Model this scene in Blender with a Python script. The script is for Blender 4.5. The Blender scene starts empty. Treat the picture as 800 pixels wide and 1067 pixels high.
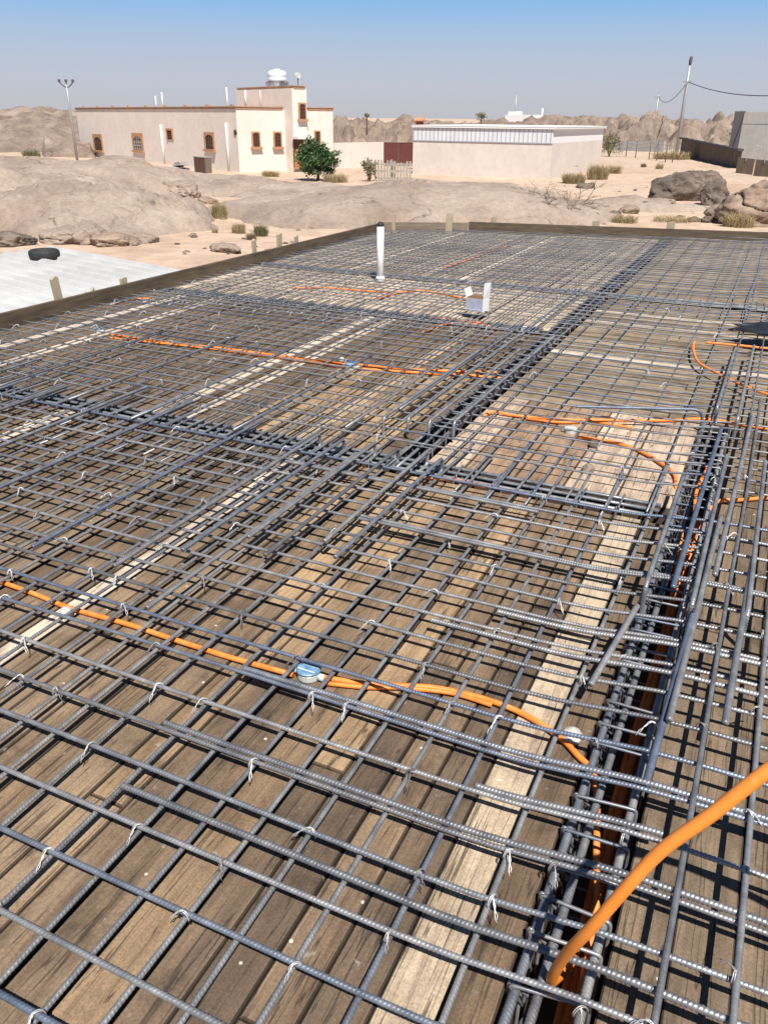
import bpy, bmesh, math, random
from mathutils import Vector, Matrix, noise
R = math.radians
S = bpy.context.scene
C = S.collection
rnd = random.Random(7)
PI = math.pi

# ------------------------------------------------------------------ camera
F, PITCH, ROLL, YAW, CZ = 844.0133, R(25.956), R(0.5553), R(24.8136), 1.55
cam_d = bpy.data.cameras.new('camera'); cam = bpy.data.objects.new('camera', cam_d); C.objects.link(cam)
cam_d.sensor_fit = 'VERTICAL'; cam_d.sensor_height = 36.0; cam_d.lens = F/1067*36
cam_d.clip_start = 0.05; cam_d.clip_end = 8000
CAMROT = Matrix.Rotation(YAW, 3, 'Z') @ Matrix.Rotation(PI/2-PITCH, 3, 'X') @ Matrix.Rotation(ROLL, 3, 'Z')
cam.matrix_world = Matrix.Translation((0, 0, CZ)) @ CAMROT.to_4x4()
S.camera = cam

def ray(px, py):
    return CAMROT @ Vector(((px-400)/F, -(py-533.5)/F, -1))
def at(px, py, z=0.0):                       # survey point on the level z
    d = ray(px, py); t = (z-CZ)/d.z
    return Vector((d.x*t, d.y*t, z))
def atd(px, py, D):                          # survey point at plan distance D
    d = ray(px, py); t = D/math.hypot(d.x, d.y)
    return Vector((d.x*t, d.y*t, CZ+d.z*t))

# ------------------------------------------------------------------ materials
def mat(name, col=(.5, .5, .5), rough=.8, metal=0.0, build=None):
    m = bpy.data.materials.new(name); m.use_nodes = True
    nt = m.node_tree; b = nt.nodes['Principled BSDF']
    b.inputs['Base Color'].default_value = (*col, 1); b.inputs['Roughness'].default_value = rough
    b.inputs['Metallic'].default_value = metal
    if build: build(nt, b)
    return m
def nd(nt, t, **kw):
    n = nt.nodes.new(t)
    for k, v in kw.items():
        if k in n.inputs: n.inputs[k].default_value = v
        else: setattr(n, k, v)
    return n
def tex_noise(nt, vec, scale, detail=4, rough=.55, dist=0.0):
    n = nd(nt, 'ShaderNodeTexNoise'); n.inputs['Scale'].default_value = scale
    n.inputs['Detail'].default_value = detail; n.inputs['Roughness'].default_value = rough
    n.inputs['Distortion'].default_value = dist
    if vec is not None: nt.links.new(vec, n.inputs['Vector'])
    return n.outputs['Fac']
def ramp(nt, fac, stops):
    r = nd(nt, 'ShaderNodeValToRGB'); e = r.color_ramp.elements
    while len(e) < len(stops): e.new(.5)
    for k, (p, c) in enumerate(stops):
        e[k].position = p; e[k].color = (*c, 1) if len(c) == 3 else c
    nt.links.new(fac, r.inputs['Fac']); return r.outputs['Color']
def mix(nt, a, b, fac, mode='MIX'):
    m = nd(nt, 'ShaderNodeMix', data_type='RGBA', blend_type=mode)
    for sock, v in ((m.inputs[6], a), (m.inputs[7], b), (m.inputs[0], fac)):
        if hasattr(v, 'is_linked'): nt.links.new(v, sock)
        elif isinstance(v, (tuple, list)): sock.default_value = (*v, 1)
        else: sock.default_value = v
    return m.outputs[2]
def bump(nt, b, h, strength=.3, dist=.01):
    n = nd(nt, 'ShaderNodeBump'); n.inputs['Strength'].default_value = strength; n.inputs['Distance'].default_value = dist
    nt.links.new(h, n.inputs['Height']); nt.links.new(n.outputs['Normal'], b.inputs['Normal'])
def objco(nt, scale=(1, 1, 1), loc=(0, 0, 0), out='Object'):
    t = nd(nt, 'ShaderNodeTexCoord'); m = nd(nt, 'ShaderNodeMapping')
    m.inputs['Scale'].default_value = scale; m.inputs['Location'].default_value = loc
    nt.links.new(t.outputs[out], m.inputs['Vector']); return m.outputs['Vector']

def wood_build(nt, b):
    at_ = nd(nt, 'ShaderNodeAttribute', attribute_name='plank')
    uv = objco(nt, out='UV'); ob = objco(nt)
    g = tex_noise(nt, objco(nt, (2.2, 60, 1), out='UV'), 1.0, 5, .6, .25)        # fine grain
    st = tex_noise(nt, objco(nt, (1.6, 9, 1), out='UV'), 1.0, 6, .65, .3)        # long weathering streaks
    bl = tex_noise(nt, objco(nt, (1, 1, 1), (3, 1, 0)), 5.5, 8, .68, .3)          # damp blotches, across boards
    sp = tex_noise(nt, ob, 21, 5, .7); big = tex_noise(nt, ob, .9, 4, .6)
    c = mix(nt, at_.outputs['Color'], ramp(nt, g, [(.34, (.80, .77, .74)), (.5, (.98, .97, .96)), (.66, (1.12, 1.10, 1.08))]), 1.0, 'MULTIPLY')
    c = mix(nt, c, ramp(nt, st, [(.32, (.62, .58, .54)), (.48, (.97, .96, .95)), (.70, (1.28, 1.24, 1.18))]), 1.0, 'MULTIPLY')
    c = mix(nt, c, ramp(nt, bl, [(.34, (.58, .56, .54)), (.47, (.95, .94, .93)), (.60, (1.05, 1.04, 1.02)), (.74, (1.22, 1.2, 1.17))]), 1.0, 'MULTIPLY')
    c = mix(nt, c, ramp(nt, big, [(.35, (.82, .80, .78)), (.6, (1.1, 1.09, 1.07))]), 1.0, 'MULTIPLY')
    ck = tex_noise(nt, objco(nt, (.9, 24, 1), (5, 2, 0), out='UV'), 1.0, 3, .5); gr = tex_noise(nt, ob, 170, 2, .7)
    c = mix(nt, c, (.02, .014, .01), ramp(nt, ck, [(.488, (0, 0, 0)), (.497, (.75, .75, .75)), (.503, (.75, .75, .75)), (.512, (0, 0, 0))]))     # drying splits
    c = mix(nt, c, ramp(nt, gr, [(.32, (.78, .77, .76)), (.5, (1, 1, 1)), (.68, (1.22, 1.21, 1.2))]), 1.0, 'MULTIPLY')
    c = mix(nt, c, (.33, .305, .27), ramp(nt, sp, [(.63, (0, 0, 0)), (.72, (.55, .55, .55))]))                # cement dust patches
    vo = nd(nt, 'ShaderNodeTexVoronoi', feature='F1'); vo.inputs['Scale'].default_value = 13; vo.inputs['Randomness'].default_value = 1
    nt.links.new(ob, vo.inputs['Vector'])
    vs = nd(nt, 'ShaderNodeSeparateColor'); nt.links.new(vo.outputs['Color'], vs.inputs[0])
    dots = mix(nt, ramp(nt, vo.outputs['Distance'], [(.045, (.85, .85, .85)), (.075, (0, 0, 0))]), (0, 0, 0), ramp(nt, vs.outputs[0], [(.55, (1, 1, 1)), (.6, (0, 0, 0))]))
    c = mix(nt, c, (.58, .55, .49), dots)
    nail = nd(nt, 'ShaderNodeTexVoronoi', feature='F1'); nail.inputs['Scale'].default_value = 5.1; nt.links.new(ob, nail.inputs['Vector'])
    c = mix(nt, c, (.02, .015, .012), ramp(nt, nail.outputs['Distance'], [(.016, (.9, .9, .9)), (.026, (0, 0, 0))]))
    nt.links.new(c, b.inputs['Base Color'])
    ad = nd(nt, 'ShaderNodeMath', operation='ADD'); nt.links.new(g, ad.inputs[0]); nt.links.new(sp, ad.inputs[1])
    bump(nt, b, ad.outputs[0], .35, .0025)
M = {}
M['plank'] = mat('weathered_plank', rough=.85, build=wood_build)
def simple_noise(c1, c2, scale, bs=.2, bd=.01, det=5, stretch=(1, 1, 1)):
    def f(nt, b):
        n = tex_noise(nt, objco(nt, stretch), scale, det, .6)
        nt.links.new(ramp(nt, n, [(.3, c1), (.7, c2)]), b.inputs['Base Color'])
        if bs: bump(nt, b, n, bs, bd)
    return f
M['board'] = mat('edge_board', rough=.85, build=simple_noise((.05, .035, .022), (.13, .095, .06), 3, .4, .004, 7, (1.2, 1.2, 9)))
M['board2'] = mat('pale_edge_board', rough=.85, build=simple_noise((.13, .10, .07), (.24, .19, .14), 3, .4, .004, 7, (1.2, 1.2, 9)))
M['stake'] = mat('stake_wood', rough=.85, build=simple_noise((.30, .24, .16), (.45, .38, .28), 6, .3, .003, 6, (4, 4, .6)))
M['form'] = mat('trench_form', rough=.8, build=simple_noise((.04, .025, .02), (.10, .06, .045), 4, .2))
def steel_build(nt, b):
    oi = nd(nt, 'ShaderNodeObjectInfo')
    n = tex_noise(nt, objco(nt, (4, 4, 4)), 3, 5, .7); n2 = tex_noise(nt, objco(nt), 60, 3, .6)
    base = ramp(nt, oi.outputs['Random'], [(0, (.145, .15, .163)), (.3, (.30, .30, .308)), (.55, (.235, .24, .252)), (.8, (.19, .208, .24)), (1, (.135, .17, .245))])
    c = mix(nt, base, ramp(nt, n, [(.25, (.55, .55, .57)), (.5, (1, 1, 1)), (.75, (1.45, 1.42, 1.36))]), 1.0, 'MULTIPLY')
    c = mix(nt, c, (.20, .12, .07), ramp(nt, n2, [(.60, (0, 0, 0)), (.74, (.55, .55, .55))]))
    nt.links.new(c, b.inputs['Base Color'])
    nt.links.new(ramp(nt, n, [(.3, (.32,)*3), (.75, (.55,)*3)]), b.inputs['Roughness'])
M['steel'] = mat('mill_scale_steel', rough=.42, metal=.45, build=steel_build)
def wire_build(nt, b):
    oi = nd(nt, 'ShaderNodeObjectInfo'); nt.links.new(ramp(nt, oi.outputs['Random'], [(0, (.16, .14, .13)), (.4, (.42, .41, .40)), (1, (.66, .66, .66))]), b.inputs['Base Color'])
M['wire'] = mat('tie_wire', rough=.4, metal=.4, build=wire_build)
def orange_build(nt, b):
    n = tex_noise(nt, objco(nt), 11, 6, .65); d = tex_noise(nt, objco(nt), 70, 4, .6)
    c = ramp(nt, n, [(.3, (.60, .13, .02)), (.5, (.82, .22, .03)), (.7, (.78, .29, .08))])
    c = mix(nt, c, (.50, .36, .25), ramp(nt, d, [(.56, (0, 0, 0)), (.70, (.5, .5, .5))]))       # cement dust and scuffs
    nt.links.new(c, b.inputs['Base Color']); bump(nt, b, d, .15, .001)
def orange2_build(nt, b):
    n = tex_noise(nt, objco(nt), 9, 6, .65); d = tex_noise(nt, objco(nt), 90, 4, .6)
    c = mix(nt, ramp(nt, n, [(.3, (.84, .235, .028)), (.7, (.92, .32, .055))]), (.75, .42, .2), ramp(nt, d, [(.60, (0, 0, 0)), (.74, (.5, .5, .5))]))
    nt.links.new(c, b.inputs['Base Color'])
M['orange2'] = mat('bright_orange_conduit', rough=.5, build=orange2_build)  # brighter orange for the big arching conduit
M['orange'] = mat('orange_conduit', rough=.55, build=orange_build)
M['blue'] = mat('blue_lid', (.12, .27, .42), .45, build=simple_noise((.05, .16, .30), (.22, .36, .48), 40, .2, .002))
M['boxgrey'] = mat('box_plastic', (.5, .52, .52), .35)
M['white_plastic'] = mat('white_plastic', (.72, .70, .66), .5, build=simple_noise((.36, .34, .31), (.58, .56, .53), 30, .4, .004))
M['pvc'] = mat('white_pvc', (.72, .73, .74), .35, build=simple_noise((.62, .63, .64), (.78, .79, .8), 9, .05))
M['card_in'] = mat('carton_inside', (.30, .18, .09), .9)
M['card'] = mat('carton_white', rough=.7, build=simple_noise((.70, .70, .72), (.82, .82, .83), 6, .1))
M['card_shade'] = mat('carton_shade', rough=.7, build=simple_noise((.30, .32, .42), (.42, .44, .53), 22, .05))  # shade on the carton front, put into its blue-grey colour
M['black'] = mat('black_rubber', rough=.75, build=simple_noise((.012, .012, .013), (.035, .035, .037), 12, .3))
M['dark'] = mat('dark_opening', (.025, .02, .018), .6)
M['shadowpatch'] = mat('shadow_colour', (.015, .016, .02), .5)  # near-black colour of the patch that stands in for a shadow

def sand_build(nt, b):
    v = objco(nt)
    a = tex_noise(nt, v, .09, 6, .6); d = tex_noise(nt, v, 1.4, 7, .65); e = tex_noise(nt, v, 14, 3, .6)
    c = ramp(nt, a, [(.3, (.40, .285, .20)), (.5, (.50, .37, .275)), (.7, (.44, .34, .25))])
    c = mix(nt, c, ramp(nt, d, [(.3, (.74, .72, .70)), (.6, (1.05, 1.05, 1.05))]), 1.0, 'MULTIPLY')
    c = mix(nt, c, (.20, .16, .12), ramp(nt, e, [(.64, (0, 0, 0)), (.72, (.6, .6, .6))]))
    nt.links.new(c, b.inputs['Base Color'])
    b1 = nd(nt, 'ShaderNodeBump'); b1.inputs['Strength'].default_value = .5; b1.inputs['Distance'].default_value = .15
    nt.links.new(d, b1.inputs['Height']); nt.links.new(b1.outputs['Normal'], b.inputs['Normal'])
M['sand'] = mat('sand', rough=.95, build=sand_build)
def rock_build(c1, c2, c3, sc=.35):
    def f(nt, b):
        v = objco(nt); a = tex_noise(nt, v, sc, 5, .6); d = tex_noise(nt, v, sc*14, 8, .75)
        w = tex_noise(nt, objco(nt, (sc*.5, sc*.9, sc*1.6)), 1.0, 5, .55)
        pt = tex_noise(nt, objco(nt, loc=(7, 3, 1)), sc*2.6, 6, .7)
        c = ramp(nt, a, [(.3, c1), (.5, c2), (.7, c3)])
        c = mix(nt, c, ramp(nt, d, [(.3, (.74, .72, .70)), (.62, (1.08, 1.08, 1.08))]), 1.0, 'MULTIPLY')
        c = mix(nt, c, tuple(x*.5 for x in c1), ramp(nt, pt, [(.57, (0, 0, 0)), (.70, (.45, .45, .45))]))            # desert varnish
        c = mix(nt, c, tuple(x*.3 for x in c1), mix(nt, (0, 0, 0), ramp(nt, w, [(.492, (0, 0, 0)), (.498, (.75, .75, .75)), (.502, (.75, .75, .75)), (.508, (0, 0, 0))]), ramp(nt, pt, [(.46, (0, 0, 0)), (.56, (1, 1, 1))])))   # joints
        nt.links.new(c, b.inputs['Base Color'])
        md = tex_noise(nt, objco(nt, (1, 1, 2.2)), sc*4.5, 8, .68)
        ad = nd(nt, 'ShaderNodeMath', operation='MULTIPLY_ADD'); ad.inputs[1].default_value = .3
        nt.links.new(d, ad.inputs[0]); nt.links.new(md, ad.inputs[2]); bump(nt, b, ad.outputs[0], .6, .16)
    return f
M['rock'] = mat('granite', rough=.92, build=rock_build((.215, .16, .125), (.295, .23, .185), (.365, .295, .24)))
M['rock2'] = mat('granite_red', rough=.92, build=rock_build((.17, .115, .085), (.30, .22, .165), (.40, .31, .235), .5))
M['rockdark'] = mat('granite_dark', rough=.92, build=rock_build((.075, .058, .048), (.145, .112, .09), (.25, .2, .16), .8))
M['ridge'] = mat('ridge_rock', rough=.95, build=rock_build((.13, .095, .077), (.22, .165, .13), (.32, .255, .20), .22))
def plaster(c1, c2):
    def f(nt, b):
        v = objco(nt); n = tex_noise(nt, v, .5, 6, .6); s = tex_noise(nt, v, 2.2, 6, .65)
        c = mix(nt, ramp(nt, n, [(.3, c1), (.7, c2)]), ramp(nt, s, [(.28, (.90, .88, .86)), (.55, (1, 1, 1))]), 1.0, 'MULTIPLY')
        nt.links.new(c, b.inputs['Base Color'])
    return f
M['plaster'] = mat('cream_plaster', rough=.9, build=plaster((.69, .61, .545), (.76, .685, .62)))
M['plaster2'] = mat('beige_plaster', rough=.9, build=plaster((.59, .52, .465), (.66, .595, .54)))
M['cornice'] = mat('tan_cornice', rough=.8, build=simple_noise((.34, .20, .12), (.46, .29, .18), 1.2, .1))
M['tanframe'] = mat('tan_stone_frame', rough=.8, build=simple_noise((.36, .19, .10), (.47, .27, .15), 3, .1))
M['lattice'] = mat('brown_lattice', (.10, .045, .025), .6)
M['glass'] = mat('window_glass', (.03, .035, .04), .1)
M['railing'] = mat('orange_railing', (.5, .22, .1), .6)
M['sheet'] = mat('white_sheet_metal', rough=.4, build=simple_noise((.60, .61, .63), (.70, .71, .73), 1.0, .03))
M['sheet_grey'] = mat('grey_sheet_rib', (.34, .36, .42), .5)
M['white_wall'] = mat('white_paint', (.72, .72, .72), .8)
M['roofwhite'] = mat('white_roof_sheet', rough=.55, build=simple_noise((.38, .375, .365), (.52, .52, .515), 1.1, .03, .01, 7, (1, .35, 1)))
M['gate'] = mat('red_brown_gate', rough=.6, build=simple_noise((.085, .02, .016), (.115, .03, .022), 2, .05))
M['redpaint'] = mat('red_paint', (.36, .07, .04), .6)
M['concrete'] = mat('concrete', rough=.9, build=plaster((.34, .33, .315), (.43, .415, .395)))
M['concdark'] = mat('dark_grey', (.10, .09, .10), .8)
M['rust'] = mat('rusty_sheet', rough=.8, build=simple_noise((.10, .075, .055), (.20, .15, .115), 1.5, .1, .01, 5, (3, 3, .4)))
M['rustdark'] = mat('dark_sheet_cap', (.05, .05, .048), .7)
M['pole'] = mat('galvanised_pole', (.36, .36, .37), .5, .3)
M['cable'] = mat('black_cable', (.04, .04, .04), .6)
M['post'] = mat('fence_post', (.16, .14, .13), .7)
M['greywood'] = mat('grey_wood', rough=.9, build=simple_noise((.24, .21, .18), (.42, .38, .33), 4))
M['tank'] = mat('tank_white', (.66, .74, .82), .4)
M['bark'] = mat('bark', rough=.9, build=simple_noise((.07, .05, .035), (.14, .10, .07), 8, .4))
M['bark2'] = mat('dead_wood', rough=.9, build=simple_noise((.13, .095, .07), (.27, .21, .16), 3, .2))
def leafy(cols):
    def f(nt, b):
        a = nd(nt, 'ShaderNodeAttribute', attribute_name='leaf')
        nt.links.new(ramp(nt, a.outputs['Fac'], [(k/(len(cols)-1), c) for k, c in enumerate(cols)]), b.inputs['Base Color'])
    return f
M['leaf'] = mat('green_leaves', rough=.6, build=leafy([(.012, .03, .008), (.03, .075, .018), (.075, .14, .035)]))
M['olive'] = mat('olive_leaves', rough=.8, build=leafy([(.07, .08, .035), (.14, .14, .065), (.24, .21, .11)]))
M['straw'] = mat('dry_straw', rough=.9, build=leafy([(.20, .15, .075), (.36, .28, .15), (.48, .39, .23)]))
M['twig'] = mat('dry_twig', rough=.9, build=leafy([(.12, .085, .06), (.2, .15, .11), (.30, .24, .18)]))

# ------------------------------------------------------------------ builders
def tag(o, label=None, cat=None, group=None, kind=None):
    if label: o['label'] = label
    if cat: o['category'] = cat
    if group: o['group'] = group
    if kind: o['kind'] = kind
    return o
def empty(name, loc, label, cat, group=None, rz=0):
    o = bpy.data.objects.new(name, None); C.objects.link(o); o.location = loc; o.rotation_euler = (0, 0, rz)
    o.empty_display_size = .1
    return tag(o, label, cat, group)
def obj(name, me, parent=None, loc=None, rz=0):
    o = bpy.data.objects.new(name, me); C.objects.link(o)
    if parent: o.parent = parent
    if loc is not None: o.location = loc
    o.rotation_euler = (0, 0, rz)
    return o
class MB:
    def __init__(s): s.v = []; s.f = []; s.mi = []; s.sm = []
    def add(s, vs, fs, mi=0, smooth=False):
        o = len(s.v); s.v += [tuple(x) for x in vs]
        for f in fs: s.f.append(tuple(i+o for i in f)); s.mi.append(mi); s.sm.append(smooth)
    def box(s, x0, y0, z0, x1, y1, z1, mi=0, m=None):
        vs = [Vector((x, y, z)) for z in (z0, z1) for x, y in ((x0, y0), (x1, y0), (x1, y1), (x0, y1))]
        if m: vs = [m @ v for v in vs]
        s.add(vs, [(0, 3, 2, 1), (4, 5, 6, 7), (0, 1, 5, 4), (1, 2, 6, 5), (2, 3, 7, 6), (3, 0, 4, 7)], mi)
    def tube(s, pts, r, n=8, mi=0, rib=None, closed=False):
        pts = [Vector(p) for p in pts]; N = len(pts)
        up = None; vs = []; fs = []; arc = 0
        for i, p in enumerate(pts):
            if closed: t = (pts[(i+1) % N]-pts[i-1])
            else: t = pts[min(i+1, N-1)]-pts[max(i-1, 0)]
            t.normalize()
            if up is None:
                up = t.orthogonal() if abs(t.z) > .9 else Vector((0, 0, 1))
            up = (up - t*up.dot(t)).normalized(); sd = t.cross(up)
            if i: arc += (p-pts[i-1]).length
            rr = r[i] if isinstance(r, (list, tuple)) else r
            for k in range(n):
                a = 2*PI*k/n; q = rr
                if rib: q = rr + rib(arc, a)
                vs.append(p + (sd*math.cos(a)+up*math.sin(a))*q)
        for i in range(N if closed else N-1):
            j = (i+1) % N
            for k in range(n):
                fs.append((i*n+k, i*n+(k+1) % n, j*n+(k+1) % n, j*n+k))
        if not closed:
            fs.append(tuple(range(n-1, -1, -1))); fs.append(tuple((N-1)*n+k for k in range(n)))
        s.add(vs, fs, mi, True)
    def mesh(s, name, mats):
        me = bpy.data.meshes.new(name); me.from_pydata(s.v, [], s.f)
        for m in mats: me.materials.append(m)
        me.polygons.foreach_set('material_index', s.mi); me.polygons.foreach_set('use_smooth', s.sm)
        me.update(); return me
    def obj(s, name, mats, parent=None, loc=None, rz=0):
        if not isinstance(mats, (list, tuple)): mats = [mats]
        return obj(name, s.mesh(name, mats), parent, loc, rz)
def smooth_path(pts, n=10):
    P = [Vector(p) for p in pts]; P = [P[0]*2-P[1]]+P+[P[-1]*2-P[-2]]; out = []
    for i in range(1, len(P)-2):
        a, b, c, d = P[i-1:i+3]
        for k in range(n):
            t = k/n
            out.append(.5*((2*b)+(c-a)*t+(2*a-5*b+4*c-d)*t*t+(3*b-a-3*c+d)*t**3))
    out.append(P[-2]); return out
def fillet(pts, rad, n=6):                    # polyline with rounded bends
    P = [Vector(p) for p in pts]; out = [P[0]]
    for a, b, c in zip(P, P[1:], P[2:]):
        u = (a-b).normalized(); w = (c-b).normalized()
        p, q = b+u*rad, b+w*rad
        for k in range(n+1):
            t = k/n; out.append((p*(1-t)+b*t)*(1-t)+(b*(1-t)+q*t)*t)
    out.append(P[-1]); return out
def resample(pts, ds):
    out = [pts[0].copy()]; need = ds
    for a, b in zip(pts, pts[1:]):
        L = (b-a).length; s0 = need
        while s0 <= L:
            out.append(a.lerp(b, s0/L)); s0 += ds
        need = s0-L
    out.append(pts[-1].copy()); return out
def no_(x, y, z=0, sc=1.0): return noise.noise(Vector((x*sc, y*sc, z)))
def fbm(x, y, z, sc, oc=5): return noise.fractal(Vector((x*sc, y*sc, z)), 1.0, 2.0, oc)
ORD = lambda n: f"{n}{'th' if 10 <= n % 100 <= 20 else {1: 'st', 2: 'nd', 3: 'rd'}.get(n % 10, 'th')}"

# ------------------------------------------------------------------ deck of planks with beam trenches
XL, XR = -5.42, 3.0
TR = {'B1': (-.205, -.035, -1.2, 4.72), 'B2': (-1.56, -1.385, 3.31, 13.4), 'B3': (-5.42, -.205, 3.31, 3.48),
      'B4': (-5.42, -1.56, 6.36, 6.53), 'B5a': (-5.42, -1.56, 8.12, 8.30), 'B5b': (-1.385, 3.0, 8.12, 8.30)}
def far_edge(x):                              # the far shutter is a little askew
    pts = [(-5.6, 11.57), (-4.32, 12.22), (-.14, 13.12), (3.2, 13.8)]
    for (a, b), (c, d) in zip(pts, pts[1:]):
        if x <= c: return b+(d-b)*(x-a)/(c-a)
    return pts[-1][1]
class Planks:
    def __init__(s): s.mb = MB(); s.uv = []; s.col = []
    def plank(s, x0, y0, x1, y1, along, col, z=0.0):
        dz = rnd.uniform(-.003, .0015); g = .0022; th = .035
        x0 += g; x1 -= g; y0 += g; y1 -= g
        if x1-x0 < .01 or y1-y0 < .01: return
        b = .0035; z += dz; ou, ov = rnd.uniform(0, 50), rnd.uniform(0, 50)
        vs = [(x0, y0, z-th), (x1, y0, z-th), (x1, y1, z-th), (x0, y1, z-th), (x0, y0, z-b), (x1, y0, z-b), (x1, y1, z-b), (x0, y1, z-b),
              (x0+b, y0+b, z), (x1-b, y0+b, z), (x1-b, y1-b, z), (x0+b, y1-b, z)]
        tl = [rnd.uniform(-.0015, .0015) for _ in range(4)]
        vs = [(x, y, zz+(tl[k-8] if k >= 8 else 0)) for k, (x, y, zz) in enumerate(vs)]
        fs = [(8, 9, 10, 11)]+[(4+k, 4+(k+1) % 4, 8+(k+1) % 4, 8+k) for k in range(4)]+[(k, (k+1) % 4, 4+(k+1) % 4, 4+k) for k in range(4)]
        s.mb.add(vs, fs)
        for fi, f in enumerate(fs):
            cc = col if fi == 0 else tuple(c*.28 for c in col)           # edge faces darker than the top
            for i in f:
                x, y = vs[i][0], vs[i][1]
                s.uv.append((y+ou, x+ov) if along == 'y' else (x+ou, y+ov)); s.col.append((*cc, 1))
    def area(s, x0, y0, x1, y1, along, colf, w=(.10, .16), L=(1.6, 3.2), top=None, special=()):
        a0, a1, b0, b1 = (x0, x1, y0, y1) if along == 'y' else (y0, y1, x0, x1)
        edges = [a0]
        sp = sorted(special)
        while edges[-1] < a1-1e-6:
            n = edges[-1]+rnd.uniform(*w)
            for p0, p1, _ in sp:
                if edges[-1] < p0-1e-6 < n: n = p0 if p0-edges[-1] > .03 else p0
                elif abs(edges[-1]-p0) < 1e-6: n = p1
            if a1-n < .05: n = a1
            edges.append(n)
        for u0, u1 in zip(edges, edges[1:]):
            pale = next((c for p0, p1, c in sp if abs(u0-p0) < 1e-5), None)
            tone = rnd.gauss(0, 1); t = b0 - (rnd.uniform(0, 1.5) if b1-b0 > 1.5 else 0)
            while t < b1:
                t1 = t+rnd.uniform(*L)
                if b1-t1 < .3: t1 = b1
                q0, q1 = max(t, b0), min(t1, b1)
                if q1 > q0:
                    if along == 'y':
                        e = q1
                        if top: e = min(q1, top((u0+u1)/2))
                        if e > q0+.02: s.plank(u0, q0, u1, e, 'y', pale or colf((u0+u1)/2, (q0+q1)/2, tone+rnd.gauss(0, .5)))
                    else: s.plank(q0, u0, q1, u1, 'x', pale or colf((q0+q1)/2, (u0+u1)/2, tone+rnd.gauss(0, .5)))
                t = t1
def shade(base, t, amt=.085):
    k = max(.5, 1+amt*t); return tuple(c*k for c in base)
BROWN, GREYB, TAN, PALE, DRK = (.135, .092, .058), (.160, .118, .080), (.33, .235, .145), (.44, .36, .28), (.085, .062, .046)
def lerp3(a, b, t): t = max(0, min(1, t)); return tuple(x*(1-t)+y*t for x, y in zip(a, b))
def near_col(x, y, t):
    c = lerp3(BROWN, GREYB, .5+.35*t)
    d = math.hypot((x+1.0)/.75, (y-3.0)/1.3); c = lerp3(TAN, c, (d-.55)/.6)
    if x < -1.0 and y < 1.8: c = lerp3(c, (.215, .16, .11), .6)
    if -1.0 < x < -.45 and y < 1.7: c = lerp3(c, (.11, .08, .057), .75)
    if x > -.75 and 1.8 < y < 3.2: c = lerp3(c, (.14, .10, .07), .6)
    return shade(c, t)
def left_col(x, y, t):
    c = lerp3(GREYB, BROWN, .3+.4*t)
    if x > -2.6 and y < 4.6: c = lerp3(c, TAN, .7)
    return shade(c, t)
def panel_col(x, y, t): return shade((.45, .36, .285) if t < .75 else (.27, .19, .13), t, .09)
def dcol(x, y, t): return shade((.44, .37, .295), t, .1)
def right_col(x, y, t): return shade(lerp3((.155, .115, .08), (.225, .17, .12), .5+.4*t), t)
def cross_col(x, y, t): return shade((.25, .20, .145), t)
def far_col(x, y, t): return shade((.28, .235, .19), t)
P_ = Planks()
PW, PW2 = (.44, .365, .275), (.52, .45, .37)
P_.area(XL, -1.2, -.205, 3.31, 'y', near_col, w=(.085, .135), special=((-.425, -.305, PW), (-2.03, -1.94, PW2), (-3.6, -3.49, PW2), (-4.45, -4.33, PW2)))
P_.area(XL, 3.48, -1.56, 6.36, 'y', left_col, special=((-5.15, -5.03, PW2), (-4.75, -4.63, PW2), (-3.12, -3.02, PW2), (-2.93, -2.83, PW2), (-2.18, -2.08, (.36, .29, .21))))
P_.area(-1.385, 3.48, -.205, 4.72, 'y', panel_col, w=(.14, .26))
P_.area(-1.385, 4.72, XR, 8.12, 'x', cross_col, special=((5.88, 5.99, PW2), (7.02, 7.12, (.42, .37, .3)), (7.42, 7.53, PW2)))
P_.area(XL, 6.53, -1.56, 8.12, 'y', dcol, w=(.16, .3))
P_.area(-.035, -1.2, XR, 4.72, 'y', right_col)
P_.area(XL, 8.30, -1.56, 13.9, 'y', far_col, top=far_edge, special=((-3.05, -2.93, PW2), (-4.4, -4.3, PW2)))
P_.area(-1.385, 8.30, XR, 13.9, 'x', cross_col, w=(.1, .16), L=(1.2, 2.4))
me = P_.mb.mesh('plank_deck', [M['plank']])
me.color_attributes.new('plank', 'FLOAT_COLOR', 'CORNER'); me.uv_layers.new(name='UVMap')
me.uv_layers['UVMap'].data.foreach_set('uv', [c for u in P_.uv for c in u])
me.color_attributes['plank'].data.foreach_set('color', [c for u in P_.col for c in u])
# trim the strips that would run past the skew far shutter
bm = bmesh.new(); bm.from_mesh(me)
for pa, pb in (((-1.4, far_edge(-1.4)), (3.2, far_edge(3.2))),):
    n = Vector((-(pb[1]-pa[1]), pb[0]-pa[0], 0)).normalized()
    bmesh.ops.bisect_plane(bm, geom=bm.verts[:]+bm.edges[:]+bm.faces[:], plane_co=(pa[0], pa[1], 0), plane_no=n, clear_outer=True)
bm.to_mesh(me); bm.free()
tag(obj('plank_deck', me), kind='structure')
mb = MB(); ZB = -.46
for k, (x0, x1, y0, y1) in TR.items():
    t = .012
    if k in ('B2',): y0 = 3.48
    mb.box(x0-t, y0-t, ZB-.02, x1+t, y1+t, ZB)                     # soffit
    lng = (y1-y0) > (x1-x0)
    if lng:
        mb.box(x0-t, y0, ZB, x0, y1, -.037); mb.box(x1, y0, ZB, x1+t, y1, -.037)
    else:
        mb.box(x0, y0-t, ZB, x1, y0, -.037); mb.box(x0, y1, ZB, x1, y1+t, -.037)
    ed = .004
tag(mb.obj('beam_trench', M['form']), kind='structure')
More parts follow.
